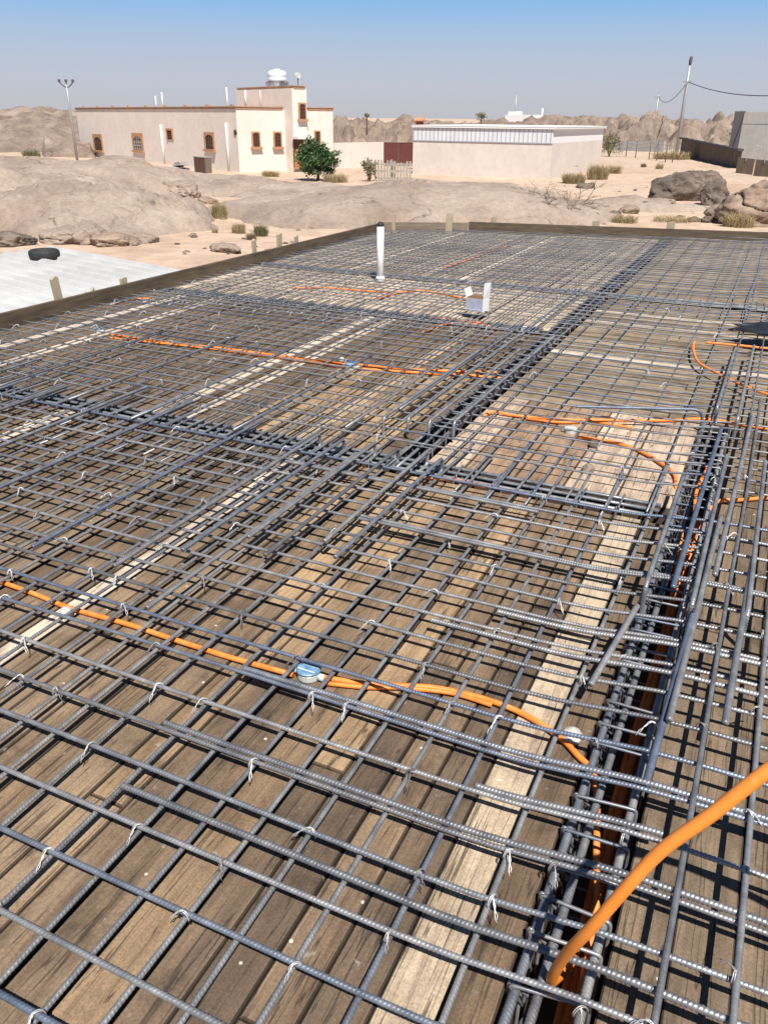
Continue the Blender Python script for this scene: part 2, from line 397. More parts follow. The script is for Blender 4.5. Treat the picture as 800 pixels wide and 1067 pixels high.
mb = MB(); mb.box(XL, -1.3, -.53, XR, 11.4, -.49)                   # dark support layer below the boards
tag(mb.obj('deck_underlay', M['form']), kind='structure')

# ------------------------------------------------------------------ shutter boards round the edge and stakes
mb = MB(); mb.box(-5.465, -1.2, -.2, -5.425, 11.62, .135)
tag(mb.obj('edge_board', M['board']), 'long dark brown timber board closing the left side of the deck', 'board')
def board_between(a, b, z0, z1, th, m, label):
    a = Vector((*a, 0)); b = Vector((*b, 0)); d = (b-a); mb = MB()
    mb.box(0, 0, z0, d.length, th, z1)
    return tag(mb.obj('edge_board', m, None, a, math.atan2(d.y, d.x)), label, 'board')
board_between((-5.5, 11.62), (-4.30, 12.23), -.2, .135, .04, M['board2'], 'short paler timber board at the far left corner of the deck')
board_between((-4.29, 12.22), (3.2, 13.80), -.2, .15, .04, M['board'], 'long dark timber board closing the far side of the deck')
def stake(loc, h, w, tilt, label, split=False, rz=0):
    mb = MB(); t = .03
    prof = [(-w/2, -.35), (w/2, -.35), (w/2*.96, h*.96), (w*.1, h), (-w/2*.94, h*.93)]
    if split: prof = [(-w/2, -.35), (w/2, -.35), (w*.55, h*.8), (w*.2, h*.55), (w*.05, h), (-w*.35, h*.6), (-w*.75, h*.75)]
    n = len(prof); vs = [(x, 0, z) for x, z in prof]+[(x, t, z) for x, z in prof]
    mb.add(vs, [tuple(range(n)), tuple(range(2*n-1, n-1, -1))]+[((k+1) % n, k, k+n, (k+1) % n+n) for k in range(n)])
    o = mb.obj('wooden_stake', M['stake'], None, loc, rz); o.rotation_euler = (0, tilt, rz)
    return tag(o, label, 'stake', 'stakes outside the deck edge')
for px, py, top, w, tilt, lab, sp in (
    (64, 312, 287, .075, -.10, 'tall leaning wooden stake against the white roof', False),
    (97, 303, 299, .11, .1, 'splintered short stake beside the tall leaning stake', True),
    (130, 294, 289, .075, .02, 'short square stake end right of the splintered stake', False),
    (266, 258, 249, .06, 0, 'thin pale stake above the left board beyond the white roof', False),
    (292, 252, 243, .085, .03, 'wide pale stake above the left board, middle of three', False),
    (310, 249, 245, .06, -.04, 'stubby pale stake nearest the deck corner on the left board', False)):
    b = at(px, py, .13); k = 5.50/abs(b.x)          # slide along the sight line onto the outer face of the board
    zz = CZ-(CZ-.13)*k; h = atd(px, top, math.hypot(5.5, b.y*k)).z
    stake(Vector((-5.5, b.y*k, 0)), h, w, tilt, lab, sp, PI/2)
for px, py, w, lab in ((387, 229, .1, 'grey stake end behind the far left corner board'), (410, 222, .05, 'thin upright stake just right of the white vent pipe'), (467, 222, .1, 'square grey stake end behind the short paler board'),
                       (513, 226, .09, 'weathered stake end behind the dark far board beside brushwood'), (620, 230, .12, 'dark stake end behind the far board below the brushwood'), (698, 231, .12, 'wide grey stake end behind the far board at right')):
    d = 12.6 if px < 480 else 13.6
    b = atd(px, 240, d); tp = atd(px, py, d)
    stake(Vector((b.x, b.y, 0)), tp.z, w, rnd.uniform(-.05, .05), lab, False, .2)

# ------------------------------------------------------------------ reinforcing bars
def rebar_rib(r):
    p = .0092; a_ = r*.38
    def f(s, a):
        side = math.sin(a); ph = s/p + .55*math.cos(a)*(1 if side > 0 else -1)
        c = math.cos(2*PI*ph); q = max(0, c)**1.5*abs(side)**.5
        return a_*(q-.25) + (a_*.7 if abs(side) < .2 else 0)
    return f
def bar_mesh(name, pts, r=None, ribs=True, bow=.009, seed=0):
    r = r or (.0061 if ribs else .0051)
    P = [Vector(p) for p in pts]
    ds = .0021 if ribs else .25
    if ribs: Q = resample(P, ds)
    else:
        Q = []
        for a, b in zip(P, P[1:]):
            k = max(1, int((b-a).length/.3)); Q += [a.lerp(b, j/k) for j in range(k)]
        Q.append(P[-1])
    d = (P[-1]-P[0]).normalized(); sd = Vector((-d.y, d.x, 0))
    for q in Q:
        s = (q-P[0]).dot(d); q += sd*bow*noise.noise(Vector((s*.55, seed*7.3, 0)))*2
    mb = MB(); mb.tube(Q, r, 10 if ribs else 7, rib=rebar_rib(r) if ribs else None)
    return mb.mesh(name, [M['steel']])
def place_bar(me, loc, rz, label, group, rx=0):
    o = obj('rebar', me, None, loc, rz); return tag(o, label, 'rebar', group)
ZL, ZT = .036, .0525
def tz(x): t = max(0, min(1, (x+.42)/.45)); return .038*(t*t*(3-2*t))
def tpath(x0, x1): return [(x, 0, tz(x)) for x in [x0+(x1-x0)*k/60 for k in range(61)]]

# crosswise bars
T_near = [.585, .72, .873, 1.014, 1.178, 1.31, 1.453, 1.612, 1.746, 1.882, 2.018, 2.154, 2.29, 2.42, 2.55, 2.69, 2.83, 2.965, 3.10, 3.235]
T_pre = [.30, .44]
tm = [bar_mesh('rebar_cross', tpath(-5.38, 2.4), seed=k) for k in range(3)]
tm_far = [bar_mesh('rebar_cross_far', tpath(-5.38, 2.4), ribs=False, seed=k, bow=.012) for k in range(4)]
TY = []
for i, v in enumerate(T_pre+T_near):
    y = v; TY.append(y)
    lab = f"crosswise ribbed bar of the near mat, {ORD(i-1)} up from the lower left corner" if i > 1 else f"crosswise ribbed bar crossing the bottom edge by the beam trench, {('nearest', 'second nearest')[i]}"
    place_bar(tm[i % 3], (0, y, ZT), rnd.gauss(0, .0015), lab, 'crosswise bars of the near mat')
y = 3.60; v2 = []
while y < 6.3: v2.append(y+rnd.uniform(-.012, .012)); y += .137
y = 6.62; v3 = []
while y < 8.1: v3.append(y+rnd.uniform(-.015, .015)); y += .14
y = 8.38; v4 = []
while y < 13.2: v4.append(y+rnd.uniform(-.02, .02)); y += .14
for nm, vs in (('middle mat beyond the first cross trench', v2), ('pale boarded bay beyond the middle mat', v3)):
    for i, y in enumerate(vs):
        TY.append(y)
        place_bar(tm_far[i % 4], (0, y, ZT), rnd.gauss(0, .0025), f"crosswise bar in the {nm}, {ORD(i+1)} row back", f'crosswise bars of the {nm}')
for i, y in enumerate(v4):
    # start where the skew far board allows
    x0 = -5.38
    while far_edge(x0) < y+.1 and x0 < 2: x0 += .1
    if x0 < -5.3: me = tm_far[i % 4]
    elif x0 < 1.6: me = bar_mesh('rebar_cross_far', [(x0, 0, tz(x0)), (-.42, 0, 0), (.03, 0, .038), (2.4, 0, .038)] if x0 < -.9 else [(x0, 0, .03), (2.4, 0, .038)], ribs=False, seed=i)
    else: continue
    place_bar(me, (0, y, ZT), rnd.gauss(0, .001), f"crosswise bar of the far mat, {ORD(i+1)} row beyond the farthest cross trench", 'crosswise bars of the far mat')
    TY.append(y)

# lengthwise bars
L_near = [.285-.57, -.45, -.588, -.725, -.856, -.969, -1.091, -1.231, -1.39, -1.527]
L_near[0] = -.287
x = -1.655
while x > -5.3: L_near.append(x+rnd.uniform(-.012, .012)); x -= .131
lm = [bar_mesh('rebar_length', [(0, -1.1, 0), (0, 4.05, 0)], seed=10+k) for k in range(3)]
for i, x in enumerate(L_near):
    place_bar(lm[i % 3], (x, rnd.uniform(-.3, .0)-.1, ZL), rnd.gauss(0, .0015), f"lengthwise ribbed bar of the near mat, {ORD(i+1)} to the left of the conduit trench", 'lengthwise bars of the near mat')
lb = [bar_mesh('rebar_length_far', [(0, 0, 0), (0, 3.75, 0)], ribs=False, seed=20+k, bow=.01) for k in range(3)]
x = -5.28; i = 0; LB = []
xs = []
while x < -1.6: xs.append(x+rnd.uniform(-.015, .015)); x += .138
for i, x in enumerate(reversed(xs)):
    LB.append(x)
    place_bar(lb[i % 3], (x, 2.95+rnd.uniform(-.2, .2), ZL+.001), rnd.gauss(0, .002), f"lengthwise bar of the left middle mat, {ORD(i+1)} to the left of the long trench", 'lengthwise bars of the left middle mat')
lc = [bar_mesh('rebar_length_far', [(0, 0, 0), (0, 5.75, 0)], ribs=False, seed=30+k, bow=.012) for k in range(3)]
for i, x in enumerate(reversed(xs)):
    xx = x+.05+rnd.uniform(-.02, .02)
    place_bar(lc[i % 3], (xx, 6.0+rnd.uniform(-.15, .05)-max(0, (-4.6-xx)*.6), ZL+.004), rnd.gauss(0, .0015), f"lengthwise bar of the far left mat, {ORD(i+1)} to the left of the long trench", 'lengthwise bars of the far left mat')
ld = [bar_mesh('rebar_length_far', [(0, 0, 0), (0, 5.3, 0)], ribs=False, seed=40+k, bow=.012) for k in range(3)]
xs2 = [-1.28+.163*k+rnd.uniform(-.012, .012) for k in range(7)]
for i, x in enumerate(xs2):
    place_bar(ld[i % 3], (x, 3.25+rnd.uniform(-.15, .15), ZL+.002), rnd.gauss(0, .003), f"lengthwise bar over the pale boarded bay, {ORD(i+1)} to the right of the long trench", 'lengthwise bars over the pale bay')
le = [bar_mesh('rebar_length_far', [(0, 0, 0), (0, 5.2, 0)], ribs=False, seed=50+k, bow=.012) for k in range(3)]
for i, x in enumerate([-1.27+.19*k+rnd.uniform(-.015, .015) for k in range(16)]):
    place_bar(le[i % 3], (x, 7.7+rnd.uniform(-.15, .15), (ZL if x < -.3 else .075)), rnd.gauss(0, .002), f"lengthwise bar of the far right mat, {ORD(i+1)} to the right of the long trench", 'lengthwise bars of the far right mat')
# right of the conduit trench: these lie on top of the crosswise bars
lr = [bar_mesh('rebar_length', [(0, -1.1, 0), (0, 5.0, 0)], seed=60+k, bow=.008) for k in range(2)]
for i, x in enumerate([.06, .19, .345, .50, .66, .81, .97]):
    place_bar(lr[i % 2], (x, 0, .107), rnd.gauss(0, .002), f"lengthwise ribbed bar lying on top, {ORD(i+1)} to the right of the conduit trench", 'lengthwise bars right of the conduit trench')
lr2 = [bar_mesh('rebar_length_far', [(0, 0, 0), (0, 4.4, 0)], ribs=False, seed=70+k, bow=.01) for k in range(2)]
for i, x in enumerate([-.12, .03, .155, .30, .46, .62, .78]):
    place_bar(lr2[i % 2], (x, 4.35+rnd.uniform(-.25, .1), .107), rnd.gauss(0, .003), f"lengthwise bar in the bay beyond the conduit trench end, {ORD(i+1)} from its left", 'lengthwise bars beyond the conduit trench end')

# lapped bars lying beside others
def lap(x0, x1, y, dz, label, tilt=.004, seed=0):
    me = bar_mesh('rebar_lap', [(a, 0, tz(a)) for a in [x0+(x1-x0)*k/24 for k in range(25)]], seed=seed, r=.0078)
    place_bar(me, (0, y, ZT+dz), tilt, label, 'lapped crosswise bars')
lap(-1.27, .9, 1.327, .004, 'lapped bar doubled on the sixth crosswise bar below the blue junction box', .002, 1)
lap(-1.21, .7, 1.63, .006, 'lapped bar end beside the orange conduit just left of the blue junction box', .001, 2)
lap(-1.22, .8, 1.10, -.001, 'loose lapped bar with its square end showing left of the doubled bar', .0005, 3)
lap(-.49, .32, .752, .004, 'short lapped bar starting beside the pale plank near the bottom', -.006, 4)
lap(-.43, .02, 1.49, -.017, 'low bar stub under the mat crossing the pale plank', .012, 5)
lap(-1.36, .5, 2.705, .004, 'doubled lap bar crossing the brown planks beyond the pale knot of wires', -.004, 6)
lap(-1.3, .5, 2.668, .016, 'second doubled lap bar stacked on the brown planks lap', .003, 7)
lap(-.62, .4, 2.27, .006, 'lapped bar reaching over the trench near the sloping bar', .006, 8)
lap(-2.3, -.7, 3.06, .006, 'lapped bar just in front of the first cross trench', -.01, 9)
lap(-5.3, -2.9, 2.42, .008, 'lapped bar at the left edge of the photo before the first cross trench', .003, 10)
lap(-.8, .6, 2.1, .010, 'lapped bar crossing the trench above the pale plank middle', -.008, 11)
lap(-.19, .12, .79, -.012, 'short bar end sticking out under the big orange conduit', .004, 12)
def lap_l(x, y0, y1, z, label, seed, far=False):
    me = bar_mesh('rebar_lap', [(0, 0, 0), (0, y1-y0, 0)], seed=seed, ribs=not far, r=.0078)
    place_bar(me, (x, y0, z), rnd.gauss(0, .004), label, 'lapped lengthwise bars')
for k, (dx, y0, y1) in enumerate(((-2.35, 1.9, 3.5), (-2.9, 1.8, 3.6), (-3.3, 2.0, 3.7), (-1.68, 1.75, 3.3), (-3.75, 1.6, 3.5), (-4.35, 2.2, 3.9))):
    lap_l(dx, y0, y1, ZL+.033, f"lengthwise lap bar running into the first cross trench, {ORD(k+1)} of its set", 80+k)
for k, (dx, y0, y1) in enumerate(((-2.4, 3.3, 5.0), (-3.0, 3.2, 4.9), (-3.55, 3.3, 5.0), (-4.1, 3.2, 4.9), (-1.9, 3.6, 5.6), (-1.75, 4.0, 6.4), (-1.65, 6.0, 8.1))):
    lap_l(dx, y0, y1, ZL+.034, f"lengthwise lap bar beyond the first cross trench, {ORD(k+1)} of its set", 90+k, True)
# top bars with a hooked end dropping into the cross trench
def hooked(x, y0, y1, z, drop, label, far_end=True, near_end=False, rz=0.0, u=False):
    pts = [(0, y0, z)]
    if near_end: pts = [(0, y0, z-drop), (0, y0+.002, z)]
    pts.append((0, y1, z))
    if far_end:
        pts.append((0, y1+.004, z-drop))
        if u: pts.append((0, y1-.09, z-drop-.002))
    P = fillet(pts, .03 if not u else .024, 6)
    me = bar_mesh('rebar_hooked', P, bow=0, r=.0082)
    place_bar(me, (x, 0, 0), rz, label, 'bars with bent ends over the trenches')
for k, (x, y0, y1) in enumerate(((-1.95, 1.9, 3.42), (-1.80, 2.1, 3.40), (-1.64, 2.3, 3.43), (-1.50, 2.2, 3.40), (-1.36, 2.4, 3.44), (-1.26, 2.3, 3.38))):
    hooked(x, y0, y1, .085+.004*(k % 2), .07, f"lengthwise bar with a rounded hook over the first cross trench, {ORD(k+1)} from the left", u=True)
for k, (x, y0, y1) in enumerate(((-1.72, 3.7, 5.3), (-1.6, 3.75, 5.8), (-1.48, 3.75, 5.4), (-1.36, 3.8, 5.9))):
    hooked(x, y0, y1, .12, .09, f"bar bent down at its near end along the long trench, {ORD(k+1)} from the left", far_end=False, near_end=True)
for x, y0, y1, lab in ((-.185, 2.52, 3.55, 'bar bent down beside the trench, its near end left of the red conduits'), (-.03, 2.47, 3.9, 'bar bent down at its near end right of the red conduits in the trench'), (.137, 2.48, 3.9, 'bar bent down at its near end farthest to the right of the trench'),
                       (-.135, 4.66, 6.0, 'bar bent down past the trench end above the bent crosswise bar'), (-.02, 4.5, 6.2, 'bar bent down past the trench end touching the photo edge loop of conduit')):
    hooked(x, y0, y1, .135, .11, lab, far_end=False, near_end=True)
P = fillet([(-.84, 4.33, .125), (-.2, 4.59, .125), (-.19, 4.594, -.05)], .06)
place_bar(bar_mesh('rebar_hooked', P, bow=0, r=.0085), (0, 0, 0), 0, 'crosswise bar with bent end at the corner of the pale bay', 'bars with bent ends over the trenches')
def free_bar(a, b, label, r=.0085):
    a, b = Vector(a), Vector(b); d = b-a
    me = bar_mesh('rebar_short', [(0, 0, 0), (d.length, 0, 0)], bow=0, r=r)
    o = place_bar(me, a, math.atan2(d.y, d.x), label, 'loose short bars by the trench')
    o.rotation_euler = (0, -math.asin(d.z/d.length), math.atan2(d.y, d.x))
free_bar((-.245, 1.95, .095), (-.19, 2.38, .13), 'thick sloping bar end resting left of the trench above the conduit bend')
free_bar((-.04, 1.62, .09), (-.02, 2.40, .13), 'thick sloping bar over the trench right of the orange conduits')
free_bar((-.02, 1.85, .125), (.0, 3.2, .125), 'thick bar lying on the crosswise bars just right of the trench')
free_bar((.115, 1.9, .125), (.135, 2.9, .125), 'thick bar on the crosswise bars near the right photo edge')
free_bar((-.10, 2.55, .13), (-.085, 4.3, .13), 'long thick bar over the middle of the far part of the trench')
free_bar((.02, 2.7, .13), (.05, 4.6, .13), 'long thick bar beside the trench leading past the leaf of conduit')
# beam bars in the trenches
def beam_bars(xs, z, y0, y1, along, where, group):
    for k, x in enumerate(xs):
        if along == 'y':
            me = bar_mesh('rebar_beam', [(0, 0, 0), (0, y1-y0, 0)], r=.0088, ribs=y0 < 2, bow=.003, seed=k); loc = (x, y0, z)
        else:
            me = bar_mesh('rebar_beam', [(0, 0, 0), (y1-y0, 0, 0)], r=.0088, ribs=False, bow=.003, seed=k); loc = (y0, x, z)
        place_bar(me, loc, 0, f"beam bar along the {where}, {('left or near', 'middle', 'right or far')[k]} one", group)
beam_bars((-.185, -.14, -.06), .018, -.6, 4.68, 'y', 'conduit trench', 'beam bars')
beam_bars((-1.535, -1.475, -1.41), .018, 3.33, 12.5, 'y', 'long far trench', 'beam bars')
beam_bars((3.335, 3.395, 3.455), .016, -5.36, -.25, 'x', 'first cross trench', 'beam bars')
beam_bars((6.385, 6.445, 6.505), .016, -5.36, -1.6, 'x', 'second cross trench', 'beam bars')
beam_bars((8.145, 8.21, 8.275), .016, -5.36, 2.5, 'x', 'farthest cross trench', 'beam bars')

# stirrups
def stirrup_mesh(w, ztop, zbot):
    h = w/2
    pts = fillet([(-h+.03, 0, ztop-.05), (-h, .0, ztop), (h, .004, ztop), (h, .004, zbot), (-h, .004, zbot), (-h, .010, ztop), (-h+.05, .012, ztop-.045)], .012, 4)
    mb = MB(); mb.tube(pts, .0044, 7); return mb.mesh('stirrup', [M['steel']])
sm_ = [stirrup_mesh(.155, .030, -.40), stirrup_mesh(.15, .036, -.40)]
def stirrups(cx, a0, a1, step, along, where, group):
    n = 0; a = a0
    while a < a1:
        n += 1
        o = obj('stirrup', sm_[n % 2], None, (cx, a, 0) if along == 'y' else (a, cx, 0), (0 if along == 'y' else PI/2)+rnd.gauss(0, .05))
        o.rotation_euler.x = rnd.gauss(0, .03) if along == 'y' else 0
        tag(o, f"thin steel stirrup round the bars of the {where}, {ORD(n)} along it", 'stirrup', group)
        a += step*rnd.uniform(.85, 1.15)
stirrups(-.122, .55, 4.65, .105, 'y', 'conduit trench', 'stirrups of the conduit trench')
stirrups(3.395, -5.2, -.3, .2, 'x', 'first cross trench', 'stirrups of the first cross trench')
stirrups(-1.472, 3.6, 10.0, .2, 'y', 'long far trench', 'stirrups of the long far trench')
stirrups(6.445, -5.2, -1.7, .21, 'x', 'second cross trench', 'stirrups of the second cross trench')
stirrups(8.21, -5.1, 1.0, .24, 'x', 'farthest cross trench', 'stirrups of the farthest cross trench')

# tie wires at crossings
def tie_mesh(seed):
    r_ = random.Random(seed); mb = MB(); R_ = .0100
    loop = []
    for k in range(9):
        a = PI*k/8; loop.append((R_*1.15*math.cos(a), R_*1.0*math.cos(a), -.010+R_*2.15*math.sin(a)))
    for off in ((0, 0), (.0026, -.0024)):
        mb.tube([(x+off[0], y+off[1], z) for x, y, z in loop], .0012, 5)
    an = r_.uniform(-2.3, -.9); dx, dy = math.cos(an), math.sin(an); L = r_.uniform(.03, .058)
    end = Vector((dx*L*.55, dy*L, -.006-r_.uniform(0, .02))); mid = Vector((dx*.008, dy*.012, .016))
    for s_ in (0, 1):
        pts = []
        for k in range(15):
            t = k/14; a = t*11+s_*PI; w_ = .0014*(1 if t < .55 else 1+(t-.55)*r_.uniform(1.5, 5))
            q = (Vector((0, 0, .011))*(1-t)+mid*t)*(1-t)+(mid*(1-t)+end*t)*t
            pts.append((q.x+w_*math.cos(a), q.y+w_*math.sin(a)*.6, q.z+w_*math.sin(a)*.6))
        mb.tube(pts, .0011, 5)
    return mb.mesh('wire_tie', [M['wire']])
tms = [tie_mesh(k) for k in range(16)]
nt_ = 0
def put_tie(x, y, z, rz, label, group='wire ties at the bar crossings'):
    global nt_
    nt_ += 1
    tag(obj('wire_tie', tms[rnd.randrange(16)], None, (x, y, z), rz*2), label, 'wire tie', group)
for i, y in enumerate(T_near):
    for j, x in enumerate(L_near):
        if (i+2*j) % 5 == 0 or ((3*i+j) % 13 == 0 and y < 2) or (x > -.7 and y < 1.6 and (i+j) % 4 == 0):
            if x < -.28-y*1.75: continue                                     # outside the picture
            put_tie(x+rnd.uniform(-.003, .003), y, ZT+tz(x), rnd.uniform(-.5, .5), f"wire tie where the {ORD(i+1)} crosswise bar meets the {ORD(j+1)} bar left of the trench")
for i, y in enumerate(T_near+v2[:4]):
    for k, x in enumerate((.06, .19, -.185, -.06)):
        if (i*2+k) % 3 == 0:
            put_tie(x, y, (.107 if x > 0 else .07), rnd.uniform(-2, 2), f"wire tie on the {ORD(i+1)} crosswise bar {('first bar right of', 'second bar right of', 'left side of', 'right side of')[k]} the trench")
for i, y in enumerate(v2):
    for j, x in enumerate(LB):
        if (2*i+j) % 8 == 0: put_tie(x, y, ZT+.002, rnd.uniform(-.5, .5), f"small tie, {ORD(i+1)} row of the middle mat, {ORD(j+1)} bar left of the trench")
for i, y in enumerate(v3):
    for j, x in enumerate(LB):
        if (i+j) % 9 == 0: put_tie(x+.05, y, ZT+.002, rnd.uniform(-.5, .5), f"small tie, {ORD(i+1)} row of the pale bay, {ORD(j+1)} bar left of the trench")
for i, y in enumerate(v2+v3):
    for j, x in enumerate(xs2):
        if nt_ < 296 and (i+2*j) % 11 == 0: put_tie(x, y, ZT+tz(x), rnd.uniform(-.5, .5), f"small tie, {ORD(i+1)} row past the first cross trench, {ORD(j+1)} bar right of the long trench")

# ------------------------------------------------------------------ orange conduits, boxes, small things
def conduit(pts, label, r=.0088, name='conduit', m='orange', group='orange conduits lying under the bars'):
    mb = MB(); Q = resample(smooth_path(pts, 12), .02)
    for i, q in enumerate(Q): q += Vector((no_(i*.09, r*99, len(pts))*.004, no_(i*.09, 5, len(pts))*.004, 0))
    mb.tube(Q, r, 10); return tag(mb.obj(name, M[m]), label, 'conduit', group)
def px(*pp, z=.012): return [at(x, y, z) for x, y in pp]
conduit([Vector((-3.2, 1.72, .012))]+px((0, 606), (70, 632), (150, 656), (230, 682), (305, 703)), 'orange conduit running from the left edge to the blue junction box')
conduit(px((338, 706), (370, 711), (400, 714), (450, 716), (500, 727), (545, 744), (580, 766), (600, 786))+[at(620, 812, .005), Vector((-.12, 1.5, -.03)), Vector((-.085, 1.36, -.10)), Vector((-.075, 1.1, -.2)), Vector((-.075, .4, -.24))], 'bright orange conduit curving from the blue box down into the trench')
conduit(px((340, 712), (380, 716), (420, 717), (470, 722), (512, 735)), 'thin orange conduit beside the bright curve right of the blue box', .007)
for k, (x, z) in enumerate(((-.118, -.30), (-.088, -.295), (-.06, -.30), (-.098, -.25), (-.066, -.225))):
    conduit([(x+.005, -1, z), (x, .3, z), (x+.006, 1.2, z+.012), (x-.004, 2.0, z), (x+.003, 2.8, z+.015), (x-.004, 3.35, z+.03), (x+.003, 3.9, z+.04)], f"orange conduit in shade down in the trench, {('leftmost of the lower row', 'middle of the lower row', 'rightmost of the lower row', 'left one on top', 'right one on top')[k]}", .0125)
big = [(-.08, 1.9, -.30), (-.085, 1.5, -.27), (-.11, 1.28, -.16), (-.131, 1.105, -.02), (-.105, 1.03, .17), (-.059, .998, .326), (.007, 1.005, .505), (.072, 1.016, .617), (.13, 1.03, .717), (.191, 1.053, .784), (.29, 1.09, .82), (.42, 1.13, .75), (.56, 1.2, .5), (.68, 1.3, .125)]
conduit(big, 'big bright orange conduit arching out of the trench towards the right', .0108, m='orange2', group='conduits rising out of the deck')
conduit([at(115, 348, .012), at(180, 357, .012), at(240, 364, .012), at(300, 372, .012), at(362, 380, .012)], 'orange conduit across the middle mat left of its blue box')
conduit(px((115, 352), (200, 361), (240, 366), (300, 374), (362, 383)), 'second orange conduit alongside the one left of the middle mat blue box', .008)
conduit(px((372, 380), (430, 385), (480, 387), (518, 388)), 'orange conduit running right from the middle mat blue box')
conduit(px((372, 384), (430, 388), (480, 391), (522, 394)), 'darker second conduit running right from the middle mat blue box', .009)
conduit([Vector((-1.45, 4.1, -.14))]+px((508, 431), (535, 433), (590, 437), (650, 438), (700, 438), (735, 437), (800, 447)), 'long orange conduit crossing the pale boarded bay')
conduit(px((600, 455), (640, 461), (670, 472), (700, 492))+[Vector((-.215, 3.72, .0)), Vector((-.15, 3.5, -.08)), Vector((-.12, 3.1, -.18))], 'orange conduit curving over the pale boards into the trench')
conduit(px((548, 436), (580, 440), (620, 440), (660, 446)), 'short orange conduit beside the long one in the pale bay', .008)
conduit([Vector((-.09, 4.6, .0)), Vector((-.10, 4.25, -.03)), Vector((-.13, 3.9, -.06)), Vector((-.11, 3.6, -.1)), Vector((-.10, 3.0, -.19))], 'orange conduit dipping into the far end of the trench')
conduit([Vector((-.10, 3.2, -.2)), Vector((-.07, 3.46, -.06))]+px((745, 524), (770, 521), (800, 519), (840, 520), z=.014), 'orange conduit leaving the trench to the right photo edge')
conduit(px((735, 357), (770, 360), (800, 363), (850, 366), z=.06), 'straight orange conduit at the right edge above the loop')
conduit(px((723, 356), (722, 366), (728, 378), (745, 388), (775, 402), (800, 411), (840, 420), z=.06), 'looping orange conduit bending to the right photo edge')
conduit(px((305, 300), (340, 300), (380, 303), (405, 304)), 'orange conduit across the pale bay left of the white pipe')
conduit(px((395, 311), (415, 305), (440, 303), (470, 308), (492, 314)), 'orange conduit bowing between the white pipe and the carton')
conduit(px((418, 328), (440, 331), (470, 333), (505, 337)), 'orange conduit in front of the carton')
conduit(px((440, 345+1), (470, 334+3), (505, 339), (516, 343)), 'thin orange conduit just below the one in front of the carton', .008)
conduit(px((463, 279), (495, 268), (528, 256)), 'orange conduit running away in the far mat')
conduit(px((118, 317), (135, 312), (160, 311)), 'short orange conduit near the left board')
conduit(px((60, 432), (80, 437)), 'short orange conduit piece at the first cross trench', .009)
conduit(px((440, 497), (470, 500), (505, 507)), 'orange conduit bit in front of the pale bay at the cross trench')
def junction_box(p, label, blue=True, s=1.0, rz=0):
    t = empty('junction_box', p, label, 'junction box', 'junction boxes on the conduits', rz)
    def octo(r, z0, z1, b=.0):
        mb = MB(); n = 16
        ring = lambda rr, z: [(rr*math.cos(2*PI*k/n), rr*math.sin(2*PI*k/n), z) for k in range(n)]
        vs = ring(r*.96, z0)+ring(r, z0+.004)+ring(r, z1-.004)+ring(r-.004, z1)
        fs = [tuple(range(n-1, -1, -1)), tuple(3*n+k for k in range(n))]
        for a in range(3): fs += [(a*n+k, a*n+(k+1) % n, (a+1)*n+(k+1) % n, (a+1)*n+k) for k in range(n)]
        mb.add(vs, fs); return mb
    octo(.036*s, 0, .026*s).obj('box_body', M['boxgrey'], t)
    octo(.039*s, .0265*s, .034*s).obj('lid', M['blue'] if blue else M['boxgrey'], t)
    for a in (0, PI):
        mb = MB(); mb.tube([(.034*s*math.cos(a), .034*s*math.sin(a), .012), (.054*s*math.cos(a), .054*s*math.sin(a), .012)], .0118*s, 10); mb.obj('conduit_socket', M['boxgrey'], t)
    mb = MB()
    for k in range(2): mb.box(-.03*s, (-.018+.026*k)*s, .0342*s, .03*s, (-.012+.026*k)*s, .0352*s)
    mb.obj('tape', M['white_plastic'] if not blue else M['boxgrey'], t)
junction_box(at(322, 705, 0), 'blue lidded round junction box nearest to the camera on the conduit', True, 1.0, -.02)
junction_box(at(366, 384, 0), 'blue junction box in the middle mat where two conduits join', True, 1.15, .05)
junction_box(at(103, 346, 0), 'pale blue junction box at the left end of the middle mat conduit', True, 1.0)
junction_box(at(594, 451, 0), 'grey junction box at the start of the curving conduit in the pale bay', False, .9)
def lump(p, r, label, seed, m='white_plastic', name='spacer_block', cat='spacer'):
    bm = bmesh.new(); bmesh.ops.create_icosphere(bm, subdivisions=3, radius=r)
    for v in bm.verts:
        n = noise.fractal(v.co*(1.6/r)+Vector((seed, 0, 0)), 1, 2, 3); v.co *= 1+.22*n; v.co.z = max(v.co.z*.85, -r*.6)
    me = bpy.data.meshes.new(name); bm.to_mesh(me); bm.free(); me.materials.append(M[m])
    for f in me.polygons: f.use_smooth = True
    return tag(obj(name, me, None, (p.x, p.y, p.z+r*.6)), label, cat)
lump(at(594, 772, 0), .028, 'pale lumpy spacer block where the orange conduit meets the trench', 1)
lump(at(70, 642, 0), .024, 'white crumpled spacer under the orange conduit at the left edge', 2)
lump(at(237, 356, 0), .024, 'white knob by the conduit left of the middle mat blue box', 3)
lump(at(356, 377, 0), .022, 'white knob beside the middle mat blue box', 4)
lump(at(618, 466, 0), .028, 'dark grey lump lying on the pale boards', 5, 'rockdark', 'stone', 'stone')
lump(at(612, 492, 0), .03, 'grey stone by the pinkish pale board', 6, 'rock', 'stone', 'stone')
